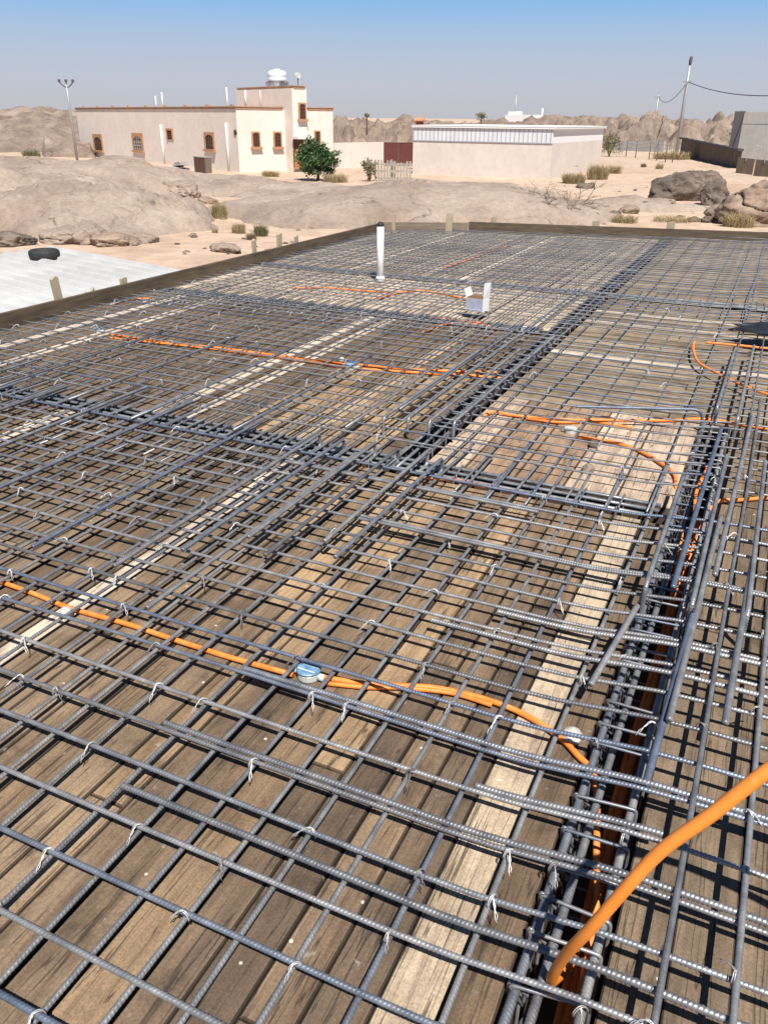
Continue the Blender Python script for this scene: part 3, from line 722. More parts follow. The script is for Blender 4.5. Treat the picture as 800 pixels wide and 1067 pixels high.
# dark patch added on the bars at the right, standing in for a shadow
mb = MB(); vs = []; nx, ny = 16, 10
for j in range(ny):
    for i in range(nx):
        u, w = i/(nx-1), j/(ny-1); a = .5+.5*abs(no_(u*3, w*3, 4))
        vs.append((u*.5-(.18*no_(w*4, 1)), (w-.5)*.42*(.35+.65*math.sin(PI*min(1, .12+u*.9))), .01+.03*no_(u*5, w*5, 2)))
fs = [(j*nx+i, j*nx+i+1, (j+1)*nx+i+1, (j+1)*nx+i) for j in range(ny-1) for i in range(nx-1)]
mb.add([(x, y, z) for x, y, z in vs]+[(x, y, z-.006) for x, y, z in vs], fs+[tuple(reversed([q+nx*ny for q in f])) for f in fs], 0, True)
o = mb.obj('shadow_patch', M['shadowpatch'], None, at(772, 341, .13)); tag(o, 'added dark patch standing in for a shadow on the bars at the right edge', 'sheet')
# white vent pipe
t = empty('vent_pipe', at(396, 294, 0), 'white upright plastic pipe with dark open top standing in the far mat', 'pipe')
hp = atd(396, 236, math.hypot(*at(396, 294, 0).xy)).z
mb = MB(); mb.tube([(0, 0, -.1), (0, 0, hp*.5), (0, 0, hp)], .036, 20); mb.obj('pipe', M['pvc'], t)
mb = MB(); mb.tube([(0, 0, .0), (0, 0, .06)], .043, 20); mb.obj('collar', M['pvc'], t)
mb = MB(); mb.tube([(-.004, 0, hp-.004), (0, 0, hp+.02), (.004, .002, hp+.045)], [.034, .038, .02], 16); mb.obj('cap', M['black'], t)
# carton
p = at(497, 323, .07); t = empty('carton', p, 'open white carton box with brown inside standing on the bars', 'box', None, -.12)
w, d, h, q = .075, .06, .115, .0035
mb = MB(); mb.box(-w, -d, 0, w, d, q); mb.box(-w, d-q, q, w, d, h); mb.box(-w, -d+q, q, -w+q, d-q, h); mb.box(w-q, -d+q, q, w, d-q, h)
mb.obj('carton_body', M['card_in'], t)
mb = MB(); mb.box(-w, -d-.003, 0, w, -d+q-.001, h*.92); mb.obj('front_panel', M['card_shade'], t)
mb = MB(); mb.box(-w+.012, -d-.0055, .012, w-.012, -d-.0035, h*.13); mb.obj('print', M['card'], t)
def flap(pts, name, m, th=.004):
    mb = MB(); a = [Vector(p) for p in pts]; n = (a[1]-a[0]).cross(a[2]-a[0]).normalized()*th
    k = len(a); mb.add(a+[v+n for v in a], [tuple(range(k-1, -1, -1)), tuple(range(k, 2*k))]+[(i, (i+1) % k, (i+1) % k+k, i+k) for i in range(k)]); mb.obj(name, m, t)
flap([(w+.001, -d, 0), (w+.001, d, 0), (w+.001, d, h), (w+.001, -d, h)], 'side_panel', M['card'])
flap([(w+.002, -d, h+.001), (w+.002, d, h+.001), (w+.012, d*.9, h+.115), (w+.004, -d*.9, h+.125)], 'flap', M['card'])
flap([(-w-.002, d, h+.001), (-w-.002, -d, h+.001), (-w-.03, -d*.9, h+.06), (-w-.03, d*.9, h+.065)], 'flap', M['card'])
flap([(-w-.001, d, 0), (-w-.001, -d, 0), (-w-.001, -d, h), (-w-.001, d, h)], 'side_panel', M['card'])

# ------------------------------------------------------------------ neighbouring white roof with a tyre
K = at(60, 258, -.8); ang = math.atan2(-.25, 1.0)
t = empty('metal_shed', (K.x, K.y, 0), 'low shed with a white ribbed sheet roof left of the deck', 'shed', None, ang)
mb = MB(); W_, L_ = 7.6, 16.0; prof = []
n = int(L_/.30)
for i in range(n):
    y0 = -L_+i*.30
    for dy, dz in ((0, 0), (.19, 0), (.215, .045), (.275, .045)): prof.append((y0+dy, -.8+dz))
prof.append((0, -.8)); m_ = len(prof)
vs = [(0, y, z) for y, z in prof]+[(W_, y, z-.02) for y, z in prof]+[(0, y, z-.04) for y, z in prof]+[(W_, y, z-.06) for y, z in prof]
fs = []
for i in range(m_-1): fs += [(i, i+m_, i+1+m_, i+1), (i+2*m_, i+1+2*m_, i+1+3*m_, i+3*m_), (i, i+1, i+1+2*m_, i+2*m_), (i+m_, i+3*m_, i+1+3*m_, i+1+m_)]
fs += [(0, 2*m_, 3*m_, m_), (m_-1, 2*m_-1, 4*m_-1, 3*m_-1)]
mb.add(vs, fs); mb.obj('roof', M['roofwhite'], t)
mb = MB(); mb.box(.15, -L_+.15, -3.2, W_-.15, -.15, -.86); mb.obj('wall', M['plaster2'], t)
def tyre(p, label):
    t = empty('tyre', p, label, 'tyre')
    ro, ri, w = .27, .16, .15; n = 36
    prof = [(ri, .03), (ri+.03, .0), (ro-.04, 0), (ro-.005, .03), (ro, .05), (ro, .1), (ro-.005, .125), (ro-.04, w), (ri+.03, w), (ri, w-.03), (ri-.01, .1)]
    k = len(prof); vs = []; fs = []
    for i in range(n):
        a = 2*PI*i/n
        for r, z in prof:
            rr = r-(.012 if r > ro-.01 and i % 2 else 0); vs.append((rr*math.cos(a), rr*math.sin(a), z))
    for i in range(n):
        for j in range(k): fs.append((i*k+j, ((i+1) % n)*k+j, ((i+1) % n)*k+(j+1) % k, i*k+(j+1) % k))
    mb = MB(); mb.add(vs, fs, 0, True); mb.obj('tread', M['black'], t)
tp = at(47, 268, -.77); tyre(Vector((tp.x, tp.y, -.785)), 'black worn tyre lying flat on the white roof')

# ------------------------------------------------------------------ ground
GZ = -2.4
def gz(x, y):
    return GZ + .25*fbm(x, y, 3, .03, 4) + .05*fbm(x, y, 9, .4, 3)
def sheet(name, xs, ys, f, m, kind='structure'):
    vs = [(x, y, f(x, y)) for y in ys for x in xs]; nx = len(xs)
    fs = [(j*nx+i, j*nx+i+1, (j+1)*nx+i+1, (j+1)*nx+i) for j in range(len(ys)-1) for i in range(nx-1)]
    mb = MB(); mb.add(vs, fs, 0, True); return tag(mb.obj(name, m), kind=kind)
def ax(lo, hi, step, far):
    a = [lo+step*k for k in range(int((hi-lo)/step)+1)]; s = step; e = [a[-1]]
    while e[-1] < far: s *= 1.35; e.append(e[-1]+s)
    s = step; b = [a[0]]
    while b[-1] > -far: s *= 1.35; b.append(b[-1]-s)
    return sorted(set(b[1:]+a+e[1:]))
def gfar(x, y):
    d = math.hypot(x, y); k = max(0, min(1, (400-d)/250)); return GZ+(gz(x, y)-GZ)*k
sheet('ground', ax(-90, 40, 1.0, 6000), ax(-10, 170, 1.0, 6000), gfar, M['sand'])

def rock(name, c, a, b, rot, h, seed, m, label, cat='rock', n=90, det=.12, ledge=.25, p=.8, sharp=0, zb=-.5, lsc=None, kind=None):
    """a weathered granite mass: plan radii a, b, height h above the ground at c"""
    base = gz(c[0], c[1])+zb; vs = []; lsc = lsc or 2.2/max(a, b)
    for j in range(n):
        for i in range(n):
            u, v = 2.5*i/(n-1)-1.25, 2.5*j/(n-1)-1.25
            x, y = u*a, v*b
            wr = 1+.30*noise.fractal(Vector((u*1.3+seed, v*1.3, seed)), 1, 2, 3)
            r2 = (u*u+v*v)/(wr*wr)
            z = (h-zb)*max(0, 1-r2)**p if r2 < 1 else -.6*(r2-1)-.05
            if r2 < 1:
                e = min(1, (1-r2)*3)
                nz = fbm(x, y, seed, lsc*1.6, 4)
                z += e*h*det*nz*2
                st = fbm(x, y, seed+4, lsc*.9, 3)*3.0
                z += e*h*ledge*.28*(math.floor(st)+max(0, min(1, (st-math.floor(st)-.86)/.14)))
                cr = fbm(x, y, seed+9, lsc*.8, 4); z -= e*.22*math.exp(-(cr/.035)**2)*max(0, min(1, .5+2*no_(x, y, seed, lsc)))
                if sharp:
                    cells = noise.voronoi(Vector((x*sharp, y*sharp, seed)))[0]
                    z += e*h*.55*(min(1, (cells[1]-cells[0])*2.2)-.5)*(0.6+.6*no_(x, y, seed, sharp))
            vs.append((x, y, z))
    fs = [(j*n+i, j*n+i+1, (j+1)*n+i+1, (j+1)*n+i) for j in range(n-1) for i in range(n-1)]
    mb = MB(); mb.add(vs, fs, 0, True)
    o = mb.obj(name, m, None, (c[0], c[1], base), rot)
    return tag(o, label, cat, kind=kind) if not kind else tag(o, kind=kind)
def boulder(p, r, sq, seed, m, label, rz=0, group=None, sub=4):
    """a broken block: random fracture planes cut a rounded mass"""
    r_ = random.Random(seed*17+3); pl = []
    for _ in range(15):
        n_ = Vector((r_.gauss(0, 1), r_.gauss(0, 1), r_.gauss(0, .8))).normalized(); pl.append((n_, r_.uniform(.62, .95)))
    bm = bmesh.new(); bmesh.ops.create_icosphere(bm, subdivisions=sub, radius=1)
    for v in bm.verts:
        c = v.co.copy(); k = 1.0
        for n_, d_ in pl:
            q = c.dot(n_)
            if q > 1e-3: k = min(k, d_/q)
        n = noise.fractal(c*2.2+Vector((seed*3.1, 0, 0)), 1, 2, 6); cr = noise.fractal(c*1.1+Vector((0, seed*2.3, 0)), 1, 2, 3)
        v.co = c*k*(1+.13*n-.14*math.exp(-(cr/.05)**2))
        v.co = Vector((v.co.x*r*sq[0], v.co.y*r*sq[1], v.co.z*r*sq[2]))*1.08
    me = bpy.data.meshes.new('boulder'); bm.to_mesh(me); bm.free(); me.materials.append(m)
    for f in me.polygons: f.use_smooth = True
    return tag(obj('boulder', me, None, p, rz), label, 'boulder', group)
def gp(px_, py_): 
    p = at(px_, py_, GZ)
    for _ in range(3): p = at(px_, py_, gz(p.x, p.y))
    return p
def at_d(px_, D): 
    p = atd(px_, 200, D); return (p.x, p.y)
# big granite slabs (centre given by bearing and distance)
rock('rock_outcrop', at_d(50, 55), 16, 8, .6, 1.6, 1.3, M['rock'], 'broad bare granite hump in front of the left half of the house', n=200, det=.07, ledge=.42, p=.6)
rock('rock_outcrop', at_d(85, 37.5), 5.6, 4.4, .5, 1.6, 4.7, M['rock'], 'smooth rounded granite slab beyond the white roof', n=200, det=.07, ledge=.26, p=.5)
rock('rock_outcrop', at_d(-30, 45), 8, 6, .4, 1.75, 6.1, M['rock'], 'granite slab at the left photo edge above the tyre', n=100, det=.12, ledge=.3)
rock('rock_outcrop', at_d(440, 41), 9.6, 6.6, .42, 1.4, 9.2, M['rock'], 'long low granite dome beyond the far board in the centre', n=200, det=.05, ledge=.16, p=.62)
rock('rock_outcrop', at_d(270, 52), 7, 3.2, .5, .75, 11.4, M['rock'], 'low flat granite sheet in front of the house corner', n=90, det=.12, ledge=.4)
rock('rock_outcrop', at_d(640, 45), 6.5, 2.2, .35, .5, 13.1, M['rock'], 'low broken granite ledge right of the brushwood', n=110, det=.2, ledge=.5)
p = atd(797, 203, 41); boulder(Vector((p.x, p.y, -2.3)), 2.6, (1.0, .9, .56), 79, M['rock2'], 'bulky reddish granite boulder at the right photo edge', .4, None, 6)
sd = 0
for px_, py_, r, sq, m_, lab in (
    (10, 238, .95, (1.3, 1, .7), 'rock2', 'reddish boulder at the left photo edge above the white roof'), (38, 243, .7, (1.2, 1, .8), 'rock2', 'round boulder beside the one at the left photo edge'),
    (92, 251, .8, (1.3, 1, .65), 'rock', 'blocky boulder under the smooth slab beyond the tyre'), (14, 255, .6, (1.4, 1, .6), 'rockdark', 'dark cracked boulder just above the roof corner'),
    (190, 204, .95, (1.3, 1, .75), 'rock', 'jointed boulder at the right end of the broad hump'), (180, 196, .8, (1.4, 1, .6), 'rockdark', 'darker boulder behind the jointed one'),
    (236, 262, .42, (1.6, .9, .45), 'rock', 'flat stone on the sand above the left board'),
    (706, 208, 1.15, (1.35, 1.0, .85), 'rockdark', 'dark overhanging rock left of the big reddish boulder'), (724, 200, 1.05, (1.7, 1.0, .95), 'rockdark', 'dark humped rock between the overhang and the big boulder'),
    (742, 214, .8, (1.1, 1, 1.1), 'rockdark', 'dark hollow rock at the left foot of the big boulder'), (690, 213, .55, (1.5, 1, .5), 'rock', 'low stone at the foot of the dark overhanging rock'),
    (655, 222, .38, (1.5, 1, .7), 'rock2', 'small stone on the ledge right of the brushwood'), (640, 226, .3, (1.3, 1, .7), 'rockdark', 'dark small stone beyond the far board'),
    (672, 219, .35, (1.2, 1, .9), 'rockdark', 'dark split stone on the ledge left of the overhang'), (770, 226, .3, (1.3, 1, .7), 'rock', 'small pale stone in dry grass at the right'),
    (722, 231, .22, (1.2, 1, .8), 'rockdark', 'dark fist of stone beyond the far board at right'), (736, 232, .24, (1.2, 1, .8), 'rockdark', 'second dark stone beside it beyond the far board'),
    (610, 196, .45, (1.4, 1, .6), 'rockdark', 'dark stone right of the brushwood'), (560, 224, .3, (2.2, 1, .5), 'rock', 'long flat stone left of the brushwood'), (548, 222, .28, (1.6, 1, .5), 'rockdark', 'dark stone left of the brushwood'),
    (24, 232, .75, (1.5, 1, .6), 'rock2', 'slanting reddish block behind the two left boulders'), (52, 232, .6, (1.3, 1, .7), 'rockdark', 'dark split block left of the rounded slab foot'),
    (66, 252, .7, (1.5, 1, .55), 'rock', 'low block just beyond the tyre'), (30, 226, .55, (1.6, 1, .6), 'rockdark', 'dark ledge stone high on the left heap'),
    (118, 256, .6, (1.6, 1, .5), 'rock2', 'flat reddish block at the foot of the rounded slab'), (150, 252, .45, (1.5, 1, .6), 'rock', 'small block at the right foot of the rounded slab'),
    (0, 222, .8, (1.4, 1, .7), 'rock2', 'reddish block cut by the left photo edge'), (200, 236, .35, (1.5, 1, .6), 'rockdark', 'dark stone on the sand right of the rounded slab'),
    (214, 212, .4, (1.4, 1, .6), 'rock2', 'reddish stone beside the dry shrub'), (165, 190, .6, (1.8, 1, .45), 'rockdark', 'long dark slab stone on top of the broad hump')):
    sd += 1; p = gp(px_, py_); boulder(Vector((p.x, p.y, p.z+r*sq[2]*.35)), r, sq, sd, M[m_], lab, rnd.uniform(-.6, .6), None, 5 if r > .5 else 4)

r3 = random.Random(21)
stones = []
for k in range(3):
    bm = bmesh.new(); bmesh.ops.create_icosphere(bm, subdivisions=2, radius=1)
    for v in bm.verts: v.co *= 1+.45*noise.fractal(v.co*1.2+Vector((k*5.0, 0, 0)), 1, 2, 3); v.co.z *= .6
    m_ = bpy.data.meshes.new('stone'); bm.to_mesh(m_); bm.free(); m_.materials.append((M['rock2'], M['rockdark'], M['rock'])[k]); stones.append(m_)
for k in range(90):
    px_, py_ = (r3.uniform(175, 330), r3.uniform(196, 268)) if k < 38 else ((r3.uniform(555, 800), r3.uniform(196, 236)) if k < 78 else (r3.uniform(480, 700), r3.uniform(190, 205)))
    p = gp(px_, py_); o = obj('stone', stones[k % 3], None, p, r3.uniform(0, 6)); z = r3.uniform(.05, .17)*(1.6 if k % 9 == 0 else 1); o.scale = (z*r3.uniform(.8, 1.5), z, z)
    tag(o, 'small angular stone lying loose on the sand beyond the deck', 'stone', 'small loose stones on the sand')

# distant rocky ridges
def ridge(px0, px1, D, top0, top1, depth, seed, name, rough=.4, cell=.22, base=GZ-.6):
    a = atd(px0, 150, D); b = atd(px1, 150, D); a.z = b.z = 0; d = b-a; L = d.length; n1, n2 = 380, 60
    fw = Vector((-d.y, d.x, 0)).normalized(); vs = []
    for j in range(n2):
        for i in range(n1):
            u, w = i/(n1-1), j/(n2-1); q = a+d*u+fw*(w-.25)*depth
            tp = top0(u) if callable(top0) else top0+(top1-top0)*u
            e = min(1, u*9)**.7*min(1, (1-u)*9)**.7; s = math.sin(PI*min(1, w*1.0)**.75)
            cl = noise.voronoi(Vector((q.x*cell, q.y*cell, seed)))[0]; cl2 = noise.voronoi(Vector((q.x*cell*2.3, q.y*cell*2.3, seed)))[0]
            bl = min(1, (cl[1]-cl[0])*2.0)*.7+min(1, (cl2[1]-cl2[0])*2)*.3
            hp = (tp-base)*s*e; z = hp*(.82+.26*fbm(q.x, q.y, seed, .05, 6)) + min(1, hp)*D*.012*rough*((bl-.6)*2.0+1.3*fbm(q.x, q.y, seed+3, .28, 6))
            vs.append((q.x, q.y, base+z-.05))
    fs = [(j*n1+i, j*n1+i+1, (j+1)*n1+i+1, (j+1)*n1+i) for j in range(n2-1) for i in range(n1-1)]
    mb = MB(); mb.add(vs, fs, 0, True); return tag(mb.obj(name, M['ridge']), kind='structure')
ridge(555, 790, 150, lambda u: .3+2.0*math.sin(PI*min(1, u*1.0))**.8, 0, 46, 3.3, 'hill', .62, .24)
ridge(700, 900, 170, lambda u: 1.7+.9*math.sin(PI*u), 0, 50, 7.7, 'hill', .6, .22)
ridge(330, 470, 112, lambda u: 2.1+.35*math.sin(9*u), 0, 22, 5.1, 'hill', .6, .4)
ridge(420, 640, 170, lambda u: .9+.5*math.sin(5*u), 0, 40, 8.9, 'hill', .4, .2)
ridge(-60, 110, 120, lambda u: -.5+.5*math.sin(PI*u), 0, 45, 12.2, 'hill', .3, .1)
ridge(40, 100, 100, lambda u: -.6, 0, 14, 15.2, 'hill', .35, .2)
ridge(-900, 2000, 420, lambda u: 2.2+.8*math.sin(23*u), 0, 120, 18.2, 'hill', .3, .02)

# ------------------------------------------------------------------ house
HC = at(250, 179, GZ); hd = math.hypot(*HC.xy); ZT_ = atd(247, 110.5, hd).z
Lp = at(79, 112.0, ZT_)
dl = (Lp-HC); dl.z = 0; HL = dl.length; e1 = dl/HL; e2 = Vector((-e1.y, e1.x, 0))
if e2.dot(HC) < 0: e2 = -e2                                       # e2 runs away from the camera
hz = math.atan2(-e1.y, -e1.x)                                     # house local +x runs along -e1 (to the right), +y away
HM = Matrix.Rotation(hz, 4, 'Z'); house = empty('house', (HC.x, HC.y, GZ), 'cream single storey house with tan cornices and a stair tower', 'house', None, hz)
def hloc(P): return HM.inverted() @ (P-Vector((HC.x, HC.y, GZ)))
def on_plane(px_, py_, o, n):                                      # sight line meets a wall plane
    d = ray(px_, py_); t = (o-Vector((0, 0, CZ))).dot(n)/d.dot(n); return Vector((0, 0, CZ))+d*t
o3 = Vector((HC.x, HC.y, 0)); H = ZT_-GZ
def onlong(px_, py_, off=0): return hloc(on_plane(px_, py_, o3+e2*off, e2))
def onright(px_, py_, off=0): return hloc(on_plane(px_, py_, o3-e1*off, e1))
W1 = onright(297, 140).y
TWx = onlong(305, 120, W1).x; TWx0 = onlong(246, 95, W1).x; HT = onlong(300, 89, W1).z
TWd = onright(320, 120, TWx).y; WGd = onright(347, 140, TWx-.15).y
print('house', round(HL, 1), 'W1', W1, 'tower', TWx0, TWx, HT, TWd, WGd, 'H', H)
mb = MB(); mb.box(-HL, 0, -1.2, 0, W1+1.2, H-.2); mb.obj('wall', M['plaster'], house)
mb = MB(); mb.box(TWx0, W1+.003, -1.2, TWx, TWd, HT-.2); mb.obj('tower', M['plaster'], house)
mb = MB(); mb.box(TWx0+.3, TWd+.003, -1.2, TWx-.15, WGd, H-.2); mb.obj('side_wing', M['plaster'], house)
def cornice(x0, y0, x1, y1, z, pr=.05):
    mb = MB(); mb.box(x0-pr, y0-pr, z-.2, x1+pr, y1+pr, z-.06); mb.box(x0-pr-.05, y0-pr-.05, z-.058, x1+pr+.05, y1+pr+.05, z); mb.obj('cornice', M['cornice'], house)
cornice(-HL, 0, 0, W1-.2, H); cornice(TWx0, W1+.2, TWx, TWd-.2, HT); cornice(TWx0+.4, TWd+.2, TWx-.15, WGd, H)
mb = MB()
for k in range(9): mb.box(-HL+2+k*(HL-3)/8, .05, H+.001, -HL+2.25+k*(HL-3)/8, .3, H+.14)
mb.obj('parapet_lamps', M['cornice'], house)
def window(c, w, h, face, arch=True, sill=True, pane='lattice'):
    """window centred at local point c; face 0 = long wall (looks -y), 1 = right wall (looks +x)"""
    m = Matrix.Translation(c) @ (Matrix.Identity(4) if face == 0 else Matrix.Rotation(PI/2, 4, 'Z'))
    f = .10*w+.03; mb = MB(); dp = .10
    mb.box(-w/2, -dp, -h/2, -w/2+f, .02, h/2, 0, m); mb.box(w/2-f, -dp, -h/2, w/2, .02, h/2, 0, m); mb.box(-w/2+f, -dp, h/2-f, w/2-f, .02, h/2, 0, m)
    if arch:                                                        # spandrels that leave an arched opening
        hw = w/2-f; zt = h/2-f
        for s in (-1, 1):
            ah = hw*.42; pts = [(s*hw, zt-ah)]+[(s*hw*math.cos(a), zt-ah+ah*math.sin(a)) for a in [PI/2*k/6 for k in range(1, 7)]]+[(s*hw, zt)]
            vs = [m @ Vector((x, -dp+.005, z)) for x, z in pts]+[m @ Vector((x, .02, z)) for x, z in pts]; k = len(pts)
            mb.add(vs, [tuple(range(k)), tuple(range(2*k-1, k-1, -1))]+[(i, (i+1) % k, (i+1) % k+k, i+k) for i in range(k)])
    win = mb.obj('window', M['tanframe'], house)
    if sill:
        mb = MB(); mb.box(-w/2-.10, -dp-.13, -h/2-.17, w/2+.10, .0, -h/2-.003, 0, m); mb.obj('sill', M['tanframe'], win)
    mb = MB(); mb.box(-w/2+f+.002, -.02, -h/2, w/2-f-.002, -.008, h/2-f-.002, 0, m); mb.obj('pane', M['glass'] if pane == 'lattice' else M['boxgrey'], win)
    mb = MB(); iw = w-2*f
    for k in range(5): x = -iw/2+iw*k/4; mb.box(x-.03, -.065, -h/2, x+.03, -.03, h/2-f, 0, m)
    for k in range(5): z = -h/2+(h-f)*k/4; mb.box(-iw/2, -.06, z, iw/2, -.035, z+.05, 0, m)
    mb.obj('lattice', M['lattice'], win)
for (x0, y0, x1, y1) in ((97, 140, 109, 156), (137, 139, 152, 156), (212, 138, 226, 155)):
    a, b = onlong(x0, y1), onlong(x1, y0); window((a+b)/2, abs(b.x-a.x)*.66, abs(b.z-a.z), 0, pane='grey' if x0 == 137 else 'lattice')
a, b = onlong(173, 145), onlong(182, 134); window((a+b)/2, abs(b.x-a.x)*.66, abs(b.z-a.z), 0, False, False)
for (x0, y0, x1, y1) in ((262.5, 137, 270.5, 153), (285, 137, 293, 153)):
    a, b = onright(x0, y1), onright(x1, y0); window((a+b)/2, abs(b.y-a.y), abs(b.z-a.z), 1)
a, b = onright(311, 124, TWx), onright(318.5, 107, TWx); window((a+b)/2, abs(b.y-a.y), abs(b.z-a.z), 1)
a, b = onright(327.5, 151, TWx-.15), onright(333.5, 136, TWx-.15); window((a+b)/2, abs(b.y-a.y), abs(b.z-a.z), 1)
# porch opening under the tower
a, b = onright(306, 168, TWx), onright(316, 145, TWx)
mb = MB(); mb.box(TWx-.001, a.y, 0.3, TWx+.03, b.y, b.z); mb.obj('door', M['lattice'], house)
mb = MB(); mb.box(TWx+.05, a.y-.1, b.z+.02, TWx+.9, b.y+.3, b.z+.2); mb.obj('porch_canopy', M['plaster'], house)
mb = MB(); zr = onright(308, 157, TWx).z
for k in range(7): y = a.y-.3+k*(b.y-a.y+.3)/6; mb.box(TWx+.75, y-.06, .2, TWx+.85, y+.06, zr)
mb.box(TWx+.72, a.y-.4, zr, TWx+.88, b.y+.1, zr+.12); mb.obj('railing', M['railing'], house)
for (xa, ya, xb, yb) in ((169, 130, 175, 177), (237, 128, 241, 178)):
    a, b = onlong(xa, ya), onlong(xb, yb); mb = MB(); mb.tube([(a.x, -.13, a.z), (a.x, -.13, -.3)], .09, 8); mb.obj('drain_pipe', M['white_wall'], house)
for (xa, top) in ((162, 100), (168.5, 96), (236, 91)):
    a = onlong(xa, top, 3); mb = MB(); mb.tube([(a.x, 3, H-.3), (a.x, 3, a.z)], .06, 8); mb.obj('roof_pipe', M['white_wall'], house)
for xa in (256.5, 272):
    a = onlong(xa, 94, W1); mb = MB(); mb.tube([(a.x, W1-.1, a.z), (a.x, W1-.1, H)], .07 if xa < 260 else .03, 8); mb.obj('drain_pipe', M['white_wall'], house)
a = onlong(245.5, 138); mb = MB(); mb.tube([(a.x, -.06, a.z), (a.x, .02, a.z)], .2, 14); mb.obj('vent', M['dark'], house)
# tank and dish stand on the tower: things of their own
def hw(x, y, z): return Vector((HC.x, HC.y, GZ)) + HM @ Vector((x, y, z))
a = onlong(289, 84, W1+1.6); s = 8.2*hd*1.06/844*1.08
t = empty('water_tank', hw(a.x, W1+1.6, HT), 'pale domed water tank on a slotted stand on the tower roof', 'tank', None, hz)
mb = MB(); prof = [(.96, .55), (1.0, .62), (1.0, .85), (.97, .9), (1.0, .95), (1.0, 1.25), (.96, 1.38), (.8, 1.5), (.5, 1.58), (.32, 1.6), (.32, 1.68), (0.01, 1.7)]
n = 28; vs = [(r*s*math.cos(2*PI*k/n), r*s*math.sin(2*PI*k/n), z*s) for r, z in prof for k in range(n)]
mb.add(vs, [(j*n+k, j*n+(k+1) % n, (j+1)*n+(k+1) % n, (j+1)*n+k) for j in range(len(prof)-1) for k in range(n)]+[tuple(range(n-1, -1, -1))], 0, True); mb.obj('tank_body', M['tank'], t)
mb = MB(); mb.box(-.9*s, -.9*s, .46*s, .9*s, .9*s, .53*s)
for i in range(6):
    for j in (0, 5):
        x = -.85*s+i*.34*s; y = -.85*s+j*.34*s; mb.box(x-.05*s, y-.05*s, 0, x+.05*s, y+.05*s, .458*s)
mb.obj('stand', M['pole'], t)
a = onlong(316, 88, W1+.5)
t = empty('satellite_dish', hw(min(a.x, TWx-.5), W1+.9, HT), 'small satellite dish at the corner of the tower roof', 'dish', None, hz)
mb = MB(); mb.tube([(0, 0, 0), (0, 0, .55)], .04, 8); mb.obj('mast', M['pole'], t)
mb = MB(); n = 18; vs = []; tilt = Matrix.Translation((0, 0, .65)) @ Matrix.Rotation(.9, 4, 'Y')
for j, (r, z) in enumerate(((.02, 0), (.16, .03), (.28, .09), (.28, .105), (.16, .045), (.02, .02))):
    for k in range(n): vs.append(tilt @ Vector((r*math.cos(2*PI*k/n), r*math.sin(2*PI*k/n), z)))
mb.add(vs, [(j*n+k, j*n+(k+1) % n, (j+1)*n+(k+1) % n, (j+1)*n+k) for j in range(5) for k in range(n)], 0, True); mb.obj('dish', M['concrete'], t)

# ------------------------------------------------------------------ yard wall, gate, white-topped store
def wall_run(name, a, b, h0, h1, th, m, label, cat, zb=-.6):
    a = Vector((a[0], a[1], 0)); b = Vector((b[0], b[1], 0)); d = b-a; mb = MB()
    vs = [(0, 0, GZ+zb), (d.length, 0, GZ+zb), (d.length, th, GZ+zb), (0, th, GZ+zb), (0, 0, h0), (d.length, 0, h1), (d.length, th, h1), (0, th, h0)]
    mb.add(vs, [(0, 3, 2, 1), (4, 5, 6, 7), (0, 1, 5, 4), (1, 2, 6, 5), (2, 3, 7, 6), (3, 0, 4, 7)])
    return tag(mb.obj(name, m, None, a, math.atan2(d.y, d.x)), label, cat)
wd = 80.0
a, b = atd(349, 176, 75), atd(399.5, 176, wd)
wall_run('yard_wall', a, b, atd(349, 149, 75).z, atd(399, 148, wd).z, .25, M['plaster'], 'beige yard wall between the house and the dark red gate', 'wall')
a, b = atd(399.8, 172, wd), atd(430, 172, wd+.5); d = b-a; d.z = 0
gt = empty('yard_gate', (a.x, a.y, GZ), 'wide dark red metal gate between yard wall and store', 'gate', None, math.atan2(d.y, d.x))
gh = atd(415, 148.5, wd).z-GZ; gl = d.length
mb = MB(); mb.box(.06, .02, .1, gl/2-.01, .08, gh-.05); mb.obj('gate_leaf', M['gate'], gt)
mb = MB(); mb.box(gl/2+.01, .02, .1, gl-.06, .08, gh-.05); mb.obj('gate_leaf', M['gate'], gt)
mb = MB(); mb.box(0, 0, 0, .055, .1, gh); mb.box(gl-.055, 0, 0, gl, .1, gh); mb.box(.056, 0, gh-.045, gl-.056, .1, gh); mb.obj('gate_frame', M['gate'], gt)
SC = at(572, 187, GZ); sd_ = math.hypot(*SC.xy); ST = atd(572, 132.5, sd_).z; SF = atd(572, 149.5, sd_).z
def onshed(px_): return on_plane(px_, 160, Vector((SC.x, SC.y, 0)), Vector((.05, 1, 0)).normalized())
sl = (onshed(430)-SC); sl.z = 0; SL = sl.length; sz = math.atan2(-sl.y, -sl.x)
e_ = Vector((math.cos(sz), math.sin(sz), 0)); ew = Vector((-e_.y, e_.x, 0))
rp = on_plane(626, 160, Vector((SC.x, SC.y, 0)), e_); SD = (rp-SC).dot(ew)
print('store', SL, SD, ST-GZ)
sh = empty('store_building', (SC.x, SC.y, GZ), 'flat beige store with white ribbed metal band under its roof', 'building', None, sz)
hF, hT = SF-GZ, ST-GZ
mb = MB(); mb.box(-SL, 0, -.6, -.0, SD, hF); mb.obj('wall', M['plaster2'], sh)
mb = MB()
x = -SL
mb.box(-SL, .06, hF+.002, 0, SD-.06, hT-.16)
mb.obj('upper_wall', M['white_wall'], sh)
mb = MB(); mb.box(-SL, -.01, hF+.03, -.012, .055, hT-.17)
mb.obj('metal_band', M['sheet'], sh)
mb = MB(); x = -SL+.05
while x < -.15: mb.box(x, -.035, hF+.035, x+.055, -.012, hT-.18); x += .34
